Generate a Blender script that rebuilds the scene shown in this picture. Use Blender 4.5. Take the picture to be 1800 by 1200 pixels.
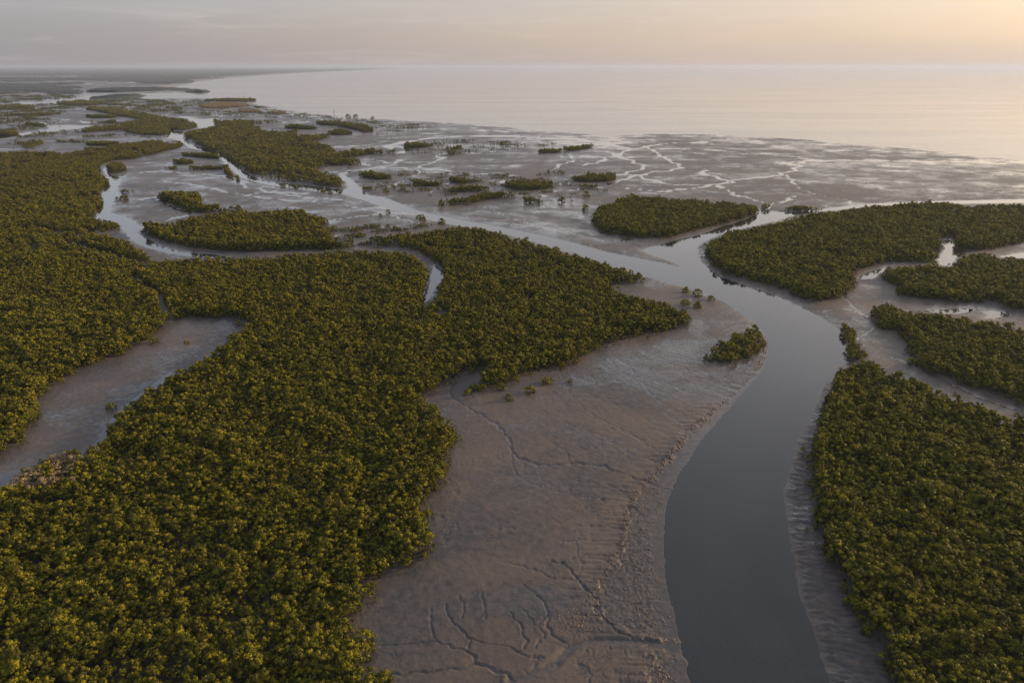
import bpy, math, random
import numpy as np
random.seed(7); rng = np.random.default_rng(7)
scn = bpy.context.scene
for o in list(bpy.data.objects): bpy.data.objects.remove(o)
R = math.radians

# ------------------------------------------------------------------ camera
CAM_H, PITCH, FPX = 120.0, R(21.95), 1200.0
cam_data = bpy.data.cameras.new('camera'); cam = bpy.data.objects.new('camera', cam_data)
scn.collection.objects.link(cam); scn.camera = cam
cam.location = (0, 0, CAM_H); cam.rotation_euler = (R(90) - PITCH, 0, 0)
cam_data.lens = 24.0; cam_data.sensor_width = 36.0
cam_data.clip_start = 1.0; cam_data.clip_end = 200000.0

# ------------------------------------------------------------------ sky, sun, exposure
SUN_AZ, SUN_EL = R(70), R(14)
world = bpy.data.worlds.new('World'); scn.world = world; world.use_nodes = True

class NT:
    """little node-tree writer"""
    def __init__(s, tree): s.t = tree; tree.nodes.clear()
    def n(s, kind, ins=None, **kw):
        nd = s.t.nodes.new(kind)
        for k, v in kw.items(): setattr(nd, k, v)
        for k, v in (ins or {}).items(): s.put(nd.inputs[k], v)
        return nd
    def put(s, sock, v):
        if isinstance(v, bpy.types.NodeSocket): s.t.links.new(v, sock)
        elif isinstance(v, bpy.types.Node): s.t.links.new(v.outputs[0], sock)
        else: sock.default_value = v
    def math(s, op, a, b=0.0, c=None, clamp=False):
        nd = s.n('ShaderNodeMath', operation=op, use_clamp=clamp); s.put(nd.inputs[0], a); s.put(nd.inputs[1], b)
        if c is not None: s.put(nd.inputs[2], c)
        return nd.outputs[0]
    def rng(s, v, a, b, c=0.0, d=1.0, smooth=False):
        nd = s.n('ShaderNodeMapRange', {0: v, 1: a, 2: b, 3: c, 4: d}, interpolation_type='SMOOTHSTEP' if smooth else 'LINEAR')
        return nd.outputs[0]
    def mix(s, f, a, b, blend='MIX'):
        nd = s.n('ShaderNodeMix', data_type='RGBA', blend_type=blend)
        s.put(nd.inputs[0], f); s.put(nd.inputs[6], a); s.put(nd.inputs[7], b); return nd.outputs[2]
    def mixf(s, f, a, b):
        nd = s.n('ShaderNodeMix', data_type='FLOAT'); s.put(nd.inputs[0], f); s.put(nd.inputs[2], a); s.put(nd.inputs[3], b); return nd.outputs[0]
    def noise(s, vec, scale, detail=2.0, rough=0.5, dist=0.0):
        nd = s.n('ShaderNodeTexNoise', {'Vector': vec, 'Scale': scale, 'Detail': detail, 'Roughness': rough, 'Distortion': dist}); return nd.outputs[0]
    def ramp(s, f, pts):
        nd = s.n('ShaderNodeValToRGB', {0: f}); e = nd.color_ramp.elements
        while len(e) < len(pts): e.new(0.5)
        for i, (p, c) in enumerate(pts): e[i].position = p; e[i].color = (*c, 1)
        return nd.outputs[0]
    def scale(s, vec, v3):
        return s.n('ShaderNodeVectorMath', {0: vec, 1: v3}, operation='MULTIPLY').outputs[0]
    def attr(s, name):
        return s.n('ShaderNodeAttribute', attribute_name=name)

w = NT(world.node_tree)
gen = w.n('ShaderNodeTexCoord').outputs['Generated']
dirv = w.n('ShaderNodeVectorMath', {0: gen}, operation='NORMALIZE').outputs[0]
sep = w.n('ShaderNodeSeparateXYZ', {0: dirv})
el = w.math('MAXIMUM', sep.outputs[2], 0.0)
flat = w.n('ShaderNodeVectorMath', {0: dirv, 1: (1, 1, 0)}, operation='MULTIPLY').outputs[0]
flat = w.n('ShaderNodeVectorMath', {0: flat}, operation='NORMALIZE').outputs[0]
az = w.n('ShaderNodeVectorMath', {0: flat, 1: (math.sin(SUN_AZ), math.cos(SUN_AZ), 0)}, operation='DOT_PRODUCT').outputs['Value']
f = w.math('POWER', w.rng(az, -0.35, 1.0), 1.35)
away = w.ramp(el, [(0.0, (.36, .33, .345)), (0.04, (.375, .36, .375)), (.12, (.44, .46, .52)), (.4, (.41, .45, .55)), (1.0, (.24, .275, .35))])
sunw = w.ramp(el, [(0.0, (.86, .68, .57)), (0.035, (.95, .73, .54)), (.12, (.80, .68, .59)), (.4, (.56, .53, .53)), (1.0, (.27, .29, .34))])
col = w.mix(f, away, sunw)
# faint high wisps of cloud
cn = w.noise(w.scale(dirv, (3.0, 3.0, 34.0)), 2.2, 5.0, .6, .6)
cn2 = w.noise(w.scale(dirv, (2.0, 2.0, 12.0)), 1.6, 4.0, .6, .4)
col = w.mix(w.rng(cn, .48, .78, 0, .22, True), col, (.80, .70, .66, 1))
col = w.mix(w.rng(cn2, .45, .75, 0, .10, True), col, (.42, .41, .43, 1))
sky = w.n('ShaderNodeTexSky', sky_type='NISHITA', sun_disc=False, sun_elevation=SUN_EL, sun_rotation=SUN_AZ, altitude=100, air_density=1.0, dust_density=6.0, ozone_density=1.0)
bg1 = w.n('ShaderNodeBackground', {0: col, 1: 0.90})
bg2 = w.n('ShaderNodeBackground', {0: sky.outputs[0], 1: 0.05})
add = w.n('ShaderNodeAddShader', {0: bg1, 1: bg2})
w.n('ShaderNodeOutputWorld', {0: add})

sun_data = bpy.data.lights.new('sun', 'SUN'); sun = bpy.data.objects.new('sun', sun_data); scn.collection.objects.link(sun)
sun_data.energy = 4.8; sun_data.angle = R(7); sun_data.color = (1.0, .74, .44)
sd_ = (math.sin(SUN_AZ) * math.cos(SUN_EL), math.cos(SUN_AZ) * math.cos(SUN_EL), math.sin(SUN_EL))
from mathutils import Vector
sun.rotation_euler = Vector(sd_).to_track_quat('Z', 'Y').to_euler(); sun.location = (400, 200, 300)

scn.view_settings.view_transform = 'Standard'; scn.view_settings.look = 'None'
scn.view_settings.exposure = 0.0; scn.view_settings.gamma = 1.0; scn.view_settings.use_curve_mapping = False
scn.cycles.use_denoising = True
scn.cycles.max_bounces = 6; scn.cycles.volume_bounces = 1; scn.cycles.transparent_max_bounces = 4
scn.cycles.diffuse_bounces = 3; scn.cycles.glossy_bounces = 3

# ------------------------------------------------------------------ helpers
CP, SP = math.cos(PITCH), math.sin(PITCH)
def ground(u, v, z=0.0):
    """point of the photograph -> point of the plane at height z"""
    u = np.asarray(u, float); v = np.asarray(v, float); z = np.asarray(z, float)
    a = (u - 900) / FPX; b = (600 - v) / FPX
    dy = CP + b * SP; dz = -SP + b * CP
    t = (z - CAM_H) / np.minimum(dz, -0.0022)
    return np.stack([a * t, dy * t], -1)
def project(p):
    x, y, z = p[..., 0], p[..., 1], p[..., 2] - CAM_H
    d = y * CP - z * SP; up = y * SP + z * CP
    return np.stack([900 + FPX * x / d, 600 - FPX * up / d], -1), d
def W(pts, z=0.0):
    a = np.array(pts, float); return ground(a[:, 0], a[:, 1], z)
def W_canopy(pts, H):
    """outline of a wood: its far edge is seen at the crown tops, its near edge at the foot"""
    a = np.array(pts, float); n = len(a)
    e = np.roll(a, -1, 0) - a
    nrm = np.stack([e[:, 1], -e[:, 0]], -1)
    area = 0.5 * np.sum(a[:, 0] * np.roll(a[:, 1], -1) - np.roll(a[:, 0], -1) * a[:, 1])
    if area < 0: nrm = -nrm
    L = np.linalg.norm(nrm, axis=1, keepdims=True); L[L == 0] = 1
    nv = (nrm / L)[:, 1]; nv = (nv + np.roll(nv, 1)) / 2
    far = np.clip(0.5 - nv * 0.9, 0, 1)
    return ground(a[:, 0], a[:, 1], 0.2 + far * (H * 1.02 - 0.2))

def hash2(ix, iy, seed):
    h = (ix.astype(np.int64) * 374761393 + iy.astype(np.int64) * 668265263 + seed * 1442695041) & 0xffffffff
    h = ((h ^ (h >> 13)) * 1274126177) & 0xffffffff
    h = h ^ (h >> 16)
    return (h & 0xffff) / 65535.0
def noise(x, y, seed=0):
    """gradient noise, about -1..1"""
    xi = np.floor(x); yi = np.floor(y); fx = x - xi; fy = y - yi
    u = fx * fx * fx * (fx * (fx * 6 - 15) + 10); v = fy * fy * fy * (fy * (fy * 6 - 15) + 10)
    def g(ox, oy):
        a = hash2(xi + ox, yi + oy, seed) * 6.2832
        return np.cos(a) * (fx - ox) + np.sin(a) * (fy - oy)
    a = g(0, 0); b = g(1, 0); c = g(0, 1); d = g(1, 1)
    return 1.5 * ((a * (1 - u) + b * u) * (1 - v) + (c * (1 - u) + d * u) * v)
def fbm(x, y, s, octv=3, seed=0):
    r = 0; a = 1.0
    for k in range(octv): r = r + a * noise(x / s * 2 ** k + 17.3 * k, y / s * 2 ** k - 9.1 * k, seed + k); a *= .5
    return r
def sstep(a, b, x):
    t = np.clip((x - a) / (b - a), 0, 1); return t * t * (3 - 2 * t)
def seg_dist(P, poly, closed):
    d = np.full(len(P), 1e9); s = np.zeros(len(P)); acc = 0.0
    n = len(poly); m = n if closed else n - 1
    for i in range(m):
        a = poly[i]; b = poly[(i + 1) % n]; e = b - a; L2 = float(e @ e)
        if L2 < 1e-9: continue
        t = np.clip(((P - a) @ e) / L2, 0, 1); q = P - (a + t[:, None] * e)
        dd = np.einsum('ij,ij->i', q, q); k = dd < d
        d[k] = dd[k]; s[k] = acc + t[k] * math.sqrt(L2); acc += math.sqrt(L2)
    return np.sqrt(d), s
def inside(P, poly):
    r = np.zeros(len(P), bool); x, y = P[:, 0], P[:, 1]; n = len(poly)
    for i in range(n):
        x1, y1 = poly[i]; x2, y2 = poly[(i + 1) % n]
        if y1 == y2: continue
        c = (y1 > y) != (y2 > y)
        r ^= c & (x < (x2 - x1) * (y - y1) / (y2 - y1) + x1)
    return r
def near_ids(P, poly, m):
    lo = poly.min(0) - m; hi = poly.max(0) + m
    return np.nonzero((P[:, 0] > lo[0]) & (P[:, 0] < hi[0]) & (P[:, 1] > lo[1]) & (P[:, 1] < hi[1]))[0]
def sdf(P, poly, m):
    """(ids, signed distance, along) of the points within m of the polygon; negative inside"""
    ids = near_ids(P, poly, m); Q = P[ids]
    d, s = seg_dist(Q, poly, True); d[inside(Q, poly)] *= -1
    return ids, d, s
def smooth_line(pts, n=4, closed=False):
    """Catmull-Rom through the traced points"""
    a = np.array(pts, float); N = len(a); out = []
    idx = (lambda i: i % N) if closed else (lambda i: min(max(i, 0), N - 1))
    for i in range(N if closed else N - 1):
        p0, p1, p2, p3 = a[idx(i - 1)], a[idx(i)], a[idx(i + 1)], a[idx(i + 2)]
        for k in range(n):
            t = k / n
            out.append(.5 * (2 * p1 + (p2 - p0) * t + (2 * p0 - 5 * p1 + 4 * p2 - p3) * t * t + (3 * p1 - p0 - 3 * p2 + p3) * t ** 3))
    if not closed: out.append(a[-1])
    return np.array(out)

def mesh_from(name, verts, faces, mat, quads=True, smooth=False):
    me = bpy.data.meshes.new(name); nv, nf, k = len(verts), len(faces), faces.shape[1]
    me.vertices.add(nv); me.vertices.foreach_set('co', np.ascontiguousarray(verts, np.float32).ravel())
    me.loops.add(nf * k); me.loops.foreach_set('vertex_index', np.ascontiguousarray(faces, np.int32).ravel())
    me.polygons.add(nf); me.polygons.foreach_set('loop_start', np.arange(0, nf * k, k, dtype=np.int32))
    if smooth: me.polygons.foreach_set('use_smooth', np.ones(nf, bool))
    me.update(calc_edges=True); me.materials.append(mat)
    return me
def vattr(me, name, data, typ='FLOAT'):
    me.attributes.new(name, typ, 'POINT').data.foreach_set('value', np.ascontiguousarray(data, np.float32 if typ == 'FLOAT' else np.int32))
def link(o): scn.collection.objects.link(o); return o
def tag(o, label=None, cat=None, group=None, kind=None):
    if label: o['label'] = label
    if cat: o['category'] = cat
    if group: o['group'] = group
    if kind: o['kind'] = kind
    return o

# ------------------------------------------------------------------ materials
def material(name):
    m = bpy.data.materials.new(name); m.use_nodes = True; return m, NT(m.node_tree)

def mud_material():
    m, t = material('wet_mud')
    pos = t.n('ShaderNodeNewGeometry').outputs['Position']
    wet = t.attr('wet').outputs['Fac']; tone = t.attr('tone').outputs['Fac']; sand = t.attr('sand').outputs['Fac']
    n1 = t.noise(pos, .045, 5, .6, .4); n2 = t.noise(pos, .5, 5, .65); n3 = t.noise(pos, 3.0, 3, .6)
    a = t.mix(t.rng(n1, .36, .64, 0, 1, True), (.112, .084, .069, 1), (.082, .073, .070, 1))
    a = t.mix(t.math('MULTIPLY', tone, .95), a, (.048, .049, .052, 1))
    a = t.mix(t.rng(n2, .38, .72, 0, .55), a, (.160, .115, .092, 1))
    a = t.mix(sand, a, (.36, .26, .21, 1))
    wv = t.math('ADD', wet, t.rng(n2, .3, .7, -.16, .16)); wv = t.math('ADD', wv, t.rng(n1, .3, .7, -.12, .12))
    wf = t.rng(wv, .25, .85, 0, 1, True)
    film = t.rng(wv, .80, .90, 0, 1, True)                    # standing water film
    a = t.mix(t.math('MULTIPLY', wf, .55), a, t.mix(.5, a, (.05, .045, .042, 1)))
    rough = t.mixf(wf, .58, .27); rough = t.mixf(film, rough, .07)
    b1 = t.n('ShaderNodeBump', {'Strength': t.mixf(film, .45, .02), 'Distance': .10, 'Height': n3})
    b2 = t.n('ShaderNodeBump', {'Strength': t.mixf(film, .6, .03), 'Distance': .35, 'Height': n2, 'Normal': b1.outputs[0]})
    p = t.n('ShaderNodeBsdfPrincipled', {'Base Color': a, 'Roughness': rough, 'IOR': 1.38, 'Normal': b2.outputs[0], 'Coat Weight': t.mixf(film, t.rng(wf, 0, 1, .26, .9), 1.0), 'Coat IOR': 1.36, 'Coat Roughness': t.mixf(film, t.mixf(wf, .38, .20), .06), 'Coat Normal': b1.outputs[0]})
    t.n('ShaderNodeOutputMaterial', {0: p}); return m
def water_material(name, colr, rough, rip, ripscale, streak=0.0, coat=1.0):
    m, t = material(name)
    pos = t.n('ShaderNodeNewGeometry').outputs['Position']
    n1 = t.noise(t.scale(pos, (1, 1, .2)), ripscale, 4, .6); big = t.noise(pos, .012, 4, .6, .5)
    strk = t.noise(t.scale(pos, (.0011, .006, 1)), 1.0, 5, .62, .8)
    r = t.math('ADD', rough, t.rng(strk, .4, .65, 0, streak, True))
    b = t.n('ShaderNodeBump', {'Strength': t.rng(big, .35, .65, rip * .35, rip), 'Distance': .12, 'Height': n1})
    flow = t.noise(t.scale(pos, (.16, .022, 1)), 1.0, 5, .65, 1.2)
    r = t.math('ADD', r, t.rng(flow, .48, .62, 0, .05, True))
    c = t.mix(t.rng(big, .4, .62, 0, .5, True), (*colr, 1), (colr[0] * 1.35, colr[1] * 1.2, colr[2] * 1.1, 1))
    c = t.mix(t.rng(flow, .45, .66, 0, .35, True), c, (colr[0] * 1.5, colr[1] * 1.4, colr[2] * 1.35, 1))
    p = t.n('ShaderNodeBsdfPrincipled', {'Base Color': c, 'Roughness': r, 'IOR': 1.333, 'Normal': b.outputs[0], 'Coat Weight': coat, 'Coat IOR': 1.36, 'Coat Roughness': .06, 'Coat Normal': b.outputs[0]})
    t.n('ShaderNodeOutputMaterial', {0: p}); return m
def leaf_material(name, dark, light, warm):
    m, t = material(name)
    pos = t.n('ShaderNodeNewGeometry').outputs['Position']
    lit_tint = t.attr('lit_tint').outputs['Fac']; rnd = t.n('ShaderNodeObjectInfo').outputs['Random']
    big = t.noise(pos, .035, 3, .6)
    a = t.mix(t.rng(lit_tint, 0, 1, .0, 1), (*dark, 1), (*light, 1))
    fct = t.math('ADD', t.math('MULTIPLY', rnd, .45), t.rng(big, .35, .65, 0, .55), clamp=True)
    a = t.mix(fct, a, t.mix(t.math('MULTIPLY', lit_tint, .6), a, (*warm, 1)))
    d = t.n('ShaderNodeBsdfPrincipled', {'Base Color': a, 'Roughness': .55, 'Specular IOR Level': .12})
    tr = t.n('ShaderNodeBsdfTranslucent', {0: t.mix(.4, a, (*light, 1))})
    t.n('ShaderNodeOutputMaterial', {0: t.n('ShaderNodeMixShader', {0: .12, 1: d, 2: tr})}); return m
def bark_material():
    m, t = material('mangrove_bark'); pos = t.n('ShaderNodeTexCoord').outputs['Object']
    a = t.mix(t.noise(pos, 6, 4), (.09, .07, .055, 1), (.16, .13, .10, 1))
    t.n('ShaderNodeOutputMaterial', {0: t.n('ShaderNodeBsdfPrincipled', {'Base Color': a, 'Roughness': .8})}); return m
def canopy_material():
    m, t = material('far_canopy'); pos = t.n('ShaderNodeNewGeometry').outputs['Position']
    a = t.mix(t.rng(t.noise(t.scale(pos, (.0007, .0016, 1)), 1.0, 6, .7), .36, .62), (.006, .015, .015, 1), (.040, .048, .036, 1))
    t.n('ShaderNodeOutputMaterial', {0: t.n('ShaderNodeBsdfPrincipled', {'Base Color': a, 'Roughness': .85})}); return m

M_MUD = mud_material()
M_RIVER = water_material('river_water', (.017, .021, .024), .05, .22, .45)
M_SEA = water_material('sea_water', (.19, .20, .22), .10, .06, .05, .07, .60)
M_POOL = water_material('pool_water', (.06, .055, .05), .04, .04, .5)
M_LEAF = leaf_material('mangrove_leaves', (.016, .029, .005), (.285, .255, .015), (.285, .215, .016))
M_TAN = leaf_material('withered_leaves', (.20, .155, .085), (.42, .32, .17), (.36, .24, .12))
M_BARK = bark_material(); M_CANOPY = canopy_material()

# ------------------------------------------------------------------ traced layout (points of the photograph)
RIVER = [(1215,1215),(1197,1136),(1177,1050),(1168,1000),(1167,950),(1170,900),(1180,860),(1198,826),(1212,805),(1231,777),(1251,750),(1278,722),(1301,696),(1327,667),(1342,645),(1351,611),(1346,590),(1333,572),(1312,556),(1283,537),(1257,523),(1206,506),(1150,490),(1100,474),(1033,454),(967,433),(900,415),(853,404),(800,396),(763,387),(727,377),(680,366),(634,350),(600,341),(533,334),(493,328.5),(460,323),(425,313),(408,298),(390,281),(366,268),(333,260),(320,250),(298,242),(294,236),(297,226),(302,223),(306,231),(322,232),(325,242),(335,254),(380,267),(411,283),(430,302),(467,319),(533,325),(600,334),(612,328),(607,318),(596,309),(604,307),(622,320),(634,331),(640,340),(677,348),(700,357),(727,369),(767,378),(817,388),(867,397),(917,407),(967,417),(1017,430),(1067,443),(1117,453),(1167,463),(1205,471),(1160,452),(1128,440),(1160,431),(1200,420),(1233,412),(1267,400),(1310,387),(1334,374),(1345,370),(1383,374),(1433,369),(1500,361),(1570,356),(1683,353),(1830,350),(1830,355),(1683,358),(1570,361),(1500,366),(1450,371),(1400,378),(1343,393),(1300,403),(1267,413),(1233,427),(1223,446),(1233,461),(1267,487),(1333,510),(1387,530),(1433,553),(1463,570),(1478,583),(1487,603),(1489,627),(1472,647),(1462,663),(1446,684),(1441,703),(1432,720),(1417,747),(1403,773),(1391,812),(1383,838),(1380,887),(1387,940),(1397,987),(1407,1047),(1427,1100),(1437,1133),(1447,1167),(1462,1215),(1490,1330),(1240,1330)]
CREEK = [(207,285),(190,289),(181,299),(190,311),(186,325),(179,345),(171,364),(171,380),(198,389),(215,397),(222,411),(232,422),(252,433),(290,444),(330,451),(370,453),(408,453),(370,447),(322,443),(287,434),(262,421),(241,409),(246,400),(239,390),(216,380),(196,374),(195,361),(206,345),(206,326),(217,313),(196,309),(191,297)]
SEA = [(1045,256),(1065,252),(1090,239),(1130,234),(1200,235),(1300,240),(1400,246),(1500,254),(1600,261),(1700,271),(1750,279),(1860,288),(2300,310),(2300,117.2),(690,118.6),(692,121.5),(640,124),(560,127),(480,131),(400,137),(330,145),(305,152),(330,158),(372,161),(340,163.5),(240,164),(170,166),(148,170),(100,175),(50,179),(8,183),(60,184),(110,181),(152,176),(210,175.5),(300,173),(360,172),(430,177),(455,184),(490,191),(540,199),(590,205),(640,208),(700,211),(800,216),(870,222),(950,231),(1030,236),(1048,243)]
UPPER = [(322,205),(345,209),(356,211),(376,210),(379,217),(366,223),(350,225),(345,218),(338,211)]
INLET = [(762,468),(772,469),(780,484),(766,505),(756,525),(742,531),(748,510),(756,490)]
LEFTARM = [(70,216),(100,221),(150,221),(148,225),(110,229),(60,236),(-40,248),(-40,243),(45,234),(85,227),(80,222)]
PONDSTRIP = [(298,653),(296,662),(262,688),(232,712),(206,735),(194,752),(184,780),(158,806),(146,800),(165,782),(183,752),(198,733),(228,705),(262,680)]
POOLS = [
 ([(1510,488),(1525,478),(1548,472),(1572,468),(1560,474),(1543,482),(1540,489),(1520,491)], 'bright crescent pool under the tip of the right-hand wood'),
 ([(1652,452),(1660,438),(1658,424),(1672,422),(1680,436),(1695,447),(1678,456),(1672,466),(1656,466)], 'bright creek pool in the gap between two right-hand woods'),
 ([(1632,546),(1660,543),(1702,541),(1708,548),(1680,552),(1645,551)], 'long bright puddle above the wedge-shaped right-hand wood'),
 ([(1728,549),(1745,545),(1768,552),(1758,558),(1732,560),(1738,554)], 'small forked puddle near the right border'),
 ([(1755,451),(1800,444),(1840,445),(1840,452),(1790,454)], 'thin bright pool at the right border'),
 ([(0,852),(0,834),(40,822),(60,818),(30,850),(0,870),(-60,900),(-60,865)], 'dull shallow pool at the left border below the mud clearing')]
# small tidal gullies: (points, half width m, depth m, wetness)
GULLIES = [
 ([(865,640),(810,664),(790,688),(797,702),(840,728),(870,745),(894,775),(901,796),(930,815),(975,820),(1012,816),(1060,822),(1120,843),(1182,864)], .9, .30, .9),
 ([(983,647),(1000,690),(1045,733),(1110,765),(1165,800),(1190,812)], .5, .16, .6),
 ([(1070,622),(1110,650),(1150,700),(1200,730),(1240,748)], .5, .12, .5),
 ([(900,795),(905,830),(930,850),(985,866),(1060,880)], .5, .10, .4),
 ([(997,800),(1008,817),(1066,820)], .4, .18, .4),
 ([(1000,845),(1080,858),(1110,880)], .35, .14, .3),
 ([(1215,1150),(1150,1135),(1083,1129),(1017,1135),(987,1152),(963,1177),(933,1190),(897,1196)], 2.0, .34, .95),
 ([(905,1196),(873,1182),(840,1170),(800,1180),(733,1184),(660,1190)], .7, .24, .7),
 ([(838,1168),(830,1153),(803,1140),(760,1132),(667,1138)], .4, .2, .6),
 ([(997,1133),(973,1120),(963,1100),(962,1077),(950,1053),(917,1030)], .4, .22, .6),
 ([(953,1158),(920,1156),(913,1150),(893,1140),(833,1128),(813,1110),(793,1093),(783,1067)], .4, .22, .5),
 ([(920,1143),(925,1127),(913,1100),(897,1080)], .3, .22, .5),
 ([(825,1125),(826,1143)], .25, .15, .5),
 ([(1197,1140),(1150,1128),(1100,1120),(1057,1083),(1053,1060),(1030,1037),(1013,1020),(997,997),(967,987)], .55, .36, .8),
 ([(1013,1020),(977,1020),(950,1008),(917,997),(883,990)], .35, .2, .6),
 ([(767,1130),(757,1095),(760,1070)], .3, .14, .4), ([(855,1090),(850,1060),(845,1045)], .3, .16, .4),
 ([(940,1140),(955,1115),(935,1095),(920,1073)], .3, .15, .4), ([(810,1090),(817,1070),(805,1050)], .25, .12, .4),
 ([(1085,880),(1040,878),(1000,872)], .3, .18, .3), ([(1095,905),(1040,903)], .3, .14, .3), ([(1093,930),(1010,926)], .3, .14, .3),
 ([(1090,958),(1040,952),(985,955)], .35, .18, .4), ([(1078,978),(1020,978)], .3, .15, .3), ([(1110,870),(1060,860)], .3, .16, .3),
 ([(430,600),(380,622),(320,630),(290,640),(275,650),(300,655)], .5, .2, .9), ([(345,615),(350,632),(395,632)], .4, .15, .7),
 ([(60,720),(130,735),(190,745)], .3, .1, .5), ([(100,690),(160,700),(235,703)], .3, .1, .5), ([(30,770),(100,780),(160,775)], .3, .1, .5),
 ([(1210,560),(1150,590),(1060,612)], .5, .1, .5), ([(1200,520),(1270,560),(1320,575)], .5, .12, .6), ([(1100,640),(1180,630),(1240,640),(1330,648)], .5, .15, .6),
 ([(1530,560),(1500,540),(1480,515),(1490,500),(1520,492)], 1.0, .25, .9), ([(1500,600),(1540,570),(1490,545),(1440,550)], 1.2, .2, .8),
 ([(1800,724),(1720,700),(1650,665),(1600,640),(1570,630)], 1.6, .3, .95), ([(1530,545),(1640,548)], 1.4, .25, .9),
 ([(410,454),(470,449),(533,443),(600,439),(660,436),(710,440),(745,452),(760,468)], 2.5, .30, .7),
 # far flat
 ([(690,262),(700,252),(740,246),(800,241),(880,240),(960,243),(1045,248)], 16, .45, 1.3), ([(690,258),(705,260),(713,265),(700,270)], 8, .45, 1.2),
 ([(598,308),(620,300),(650,297),(700,296),(740,302),(800,306),(860,307),(915,310)], 5, .5, 1.3), ([(740,303),(735,309),(715,311)], 4, .4, 1.2),
 ([(660,280),(680,286),(700,287),(706,281)], 6, .45, 1.2), ([(695,290),(655,297)], 6, .4, 1.2), ([(650,292),(640,288)], 8, .4, 1.2),
 ([(735,296),(755,288),(775,280),(770,274),(785,270),(830,270),(870,266)], 5, .4, 1.1), ([(735,297),(780,300),(830,304)], 4, .3, 1.),
 ([(978,297),(985,290),(1010,283),(1005,275),(1000,270)], 4, .4, 1.2), ([(1042,255),(1075,255),(1110,262),(1150,255),(1185,252),(1240,250)], 9, .4, 1.2),
 ([(1107,263),(1080,275),(1050,286),(1020,292)], 5, .3, 1.1), ([(1070,268),(1100,280),(1130,292),(1120,300),(1090,305),(1070,312)], 6, .35, 1.1),
 ([(1087,308),(1120,308),(1183,298),(1197,293),(1167,277),(1137,257)], 5, .55, 1.2), ([(1123,310),(1150,318),(1200,326),(1260,323)], 5, .35, 1.2),
 ([(950,338),(1010,335),(1067,328),(1083,320),(1120,308)], 5, .35, 1.2), ([(1083,330),(1150,336),(1200,335),(1258,324),(1283,319),(1250,310),(1238,300)], 6, .4, 1.3),
 ([(1367,287),(1397,290),(1403,298),(1383,303),(1347,312),(1293,317),(1262,323)], 5, .35, 1.3), ([(1383,308),(1400,327),(1440,343),(1480,350),(1503,358)], 3.5, .6, .8),
 ([(1262,325),(1300,345),(1345,358),(1350,368)], 4, .3, 1.1), ([(1363,360),(1387,350),(1400,345)], 4, .35, 1.2),
 ([(1383,287),(1450,283),(1550,283),(1650,284),(1760,288)], 7, .3, 1.3), ([(1200,262),(1300,268),(1420,280),(1383,287)], 6, .3, .6),
 ([(800,375),(850,365),(900,385),(980,405),(1060,425)], 2.0, .3, .5), ([(600,360),(660,372),(715,388),(740,392)], 2.5, .3, .8),
 ([(560,395),(600,385),(660,378)], 3, .3, 1.0), ([(280,352),(310,368),(340,378)], 3, .3, 1.1), ([(330,380),(290,388),(250,395)], 3, .25, 1.0),
 ([(222,306),(280,302),(330,305),(400,312),(440,330),(520,345),(600,352)], 4, .3, 1.2), ([(290,320),(340,325),(400,338),(480,350),(560,355)], 4, .3, 1.1),
 ([(240,352),(280,348)], 4, .25, 1.1), ([(430,345),(480,338),(540,342)], 5, .25, 1.1), ([(620,400),(600,412),(560,425)], 3, .3, 1.1),
 ([(0,262),(60,262),(110,263)], 7, .3, 1.3), ([(35,258),(60,256)], 7, .3, 1.3), ([(150,213),(158,216)], 12, .4, 1.3), ([(100,212),(150,210),(210,212),(230,212)], 12, .3, .9),
 ([(230,238),(290,245),(295,243)], 6, .3, 1.1), ([(140,192),(150,194)], 14, .4, 1.3), ([(60,193),(80,190),(140,189)], 14, .3, 1.2),
 ([(160,188),(230,186),(300,185)], 20, .3, 1.2), ([(200,182),(260,178),(330,177)], 26, .3, 1.2), ([(240,202),(290,204),(330,206)], 10, .3, 1.0),
 ([(20,167),(70,152)], 60, .3, 1.2), ([(133,160),(147,161)], 30, .4, 1.3), ([(165,148),(255,145)], 100, .3, 1.2), ([(130,153),(280,153)], 50, .3, 1.2), ([(260,157),(290,157)], 30, .3, 1.2),
 ([(460,226),(480,225)], 8, .3, 1.3), ([(495,215),(515,216),(545,214)], 9, .4, 1.3), ([(525,238),(550,237)], 7, .3, 1.2), ([(590,258),(620,257),(650,255)], 7, .3, 1.2),
 ([(470,203),(540,204),(600,208)], 12, .3, 1.3), ([(380,205),(430,203),(480,201)], 12, .3, 1.2), ([(360,190),(420,192),(460,190)], 16, .3, 1.2),
 ([(690,330),(700,322),(715,318)], 4, .4, 1.2), ([(760,338),(775,330),(790,322)], 4, .4, 1.2), ([(860,318),(880,316),(885,322)], 4, .4, 1.2), ([(980,325),(1000,322)], 4, .3, 1.2), ([(905,342),(920,340),(960,346)], 4, .3, 1.2),
]
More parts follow.
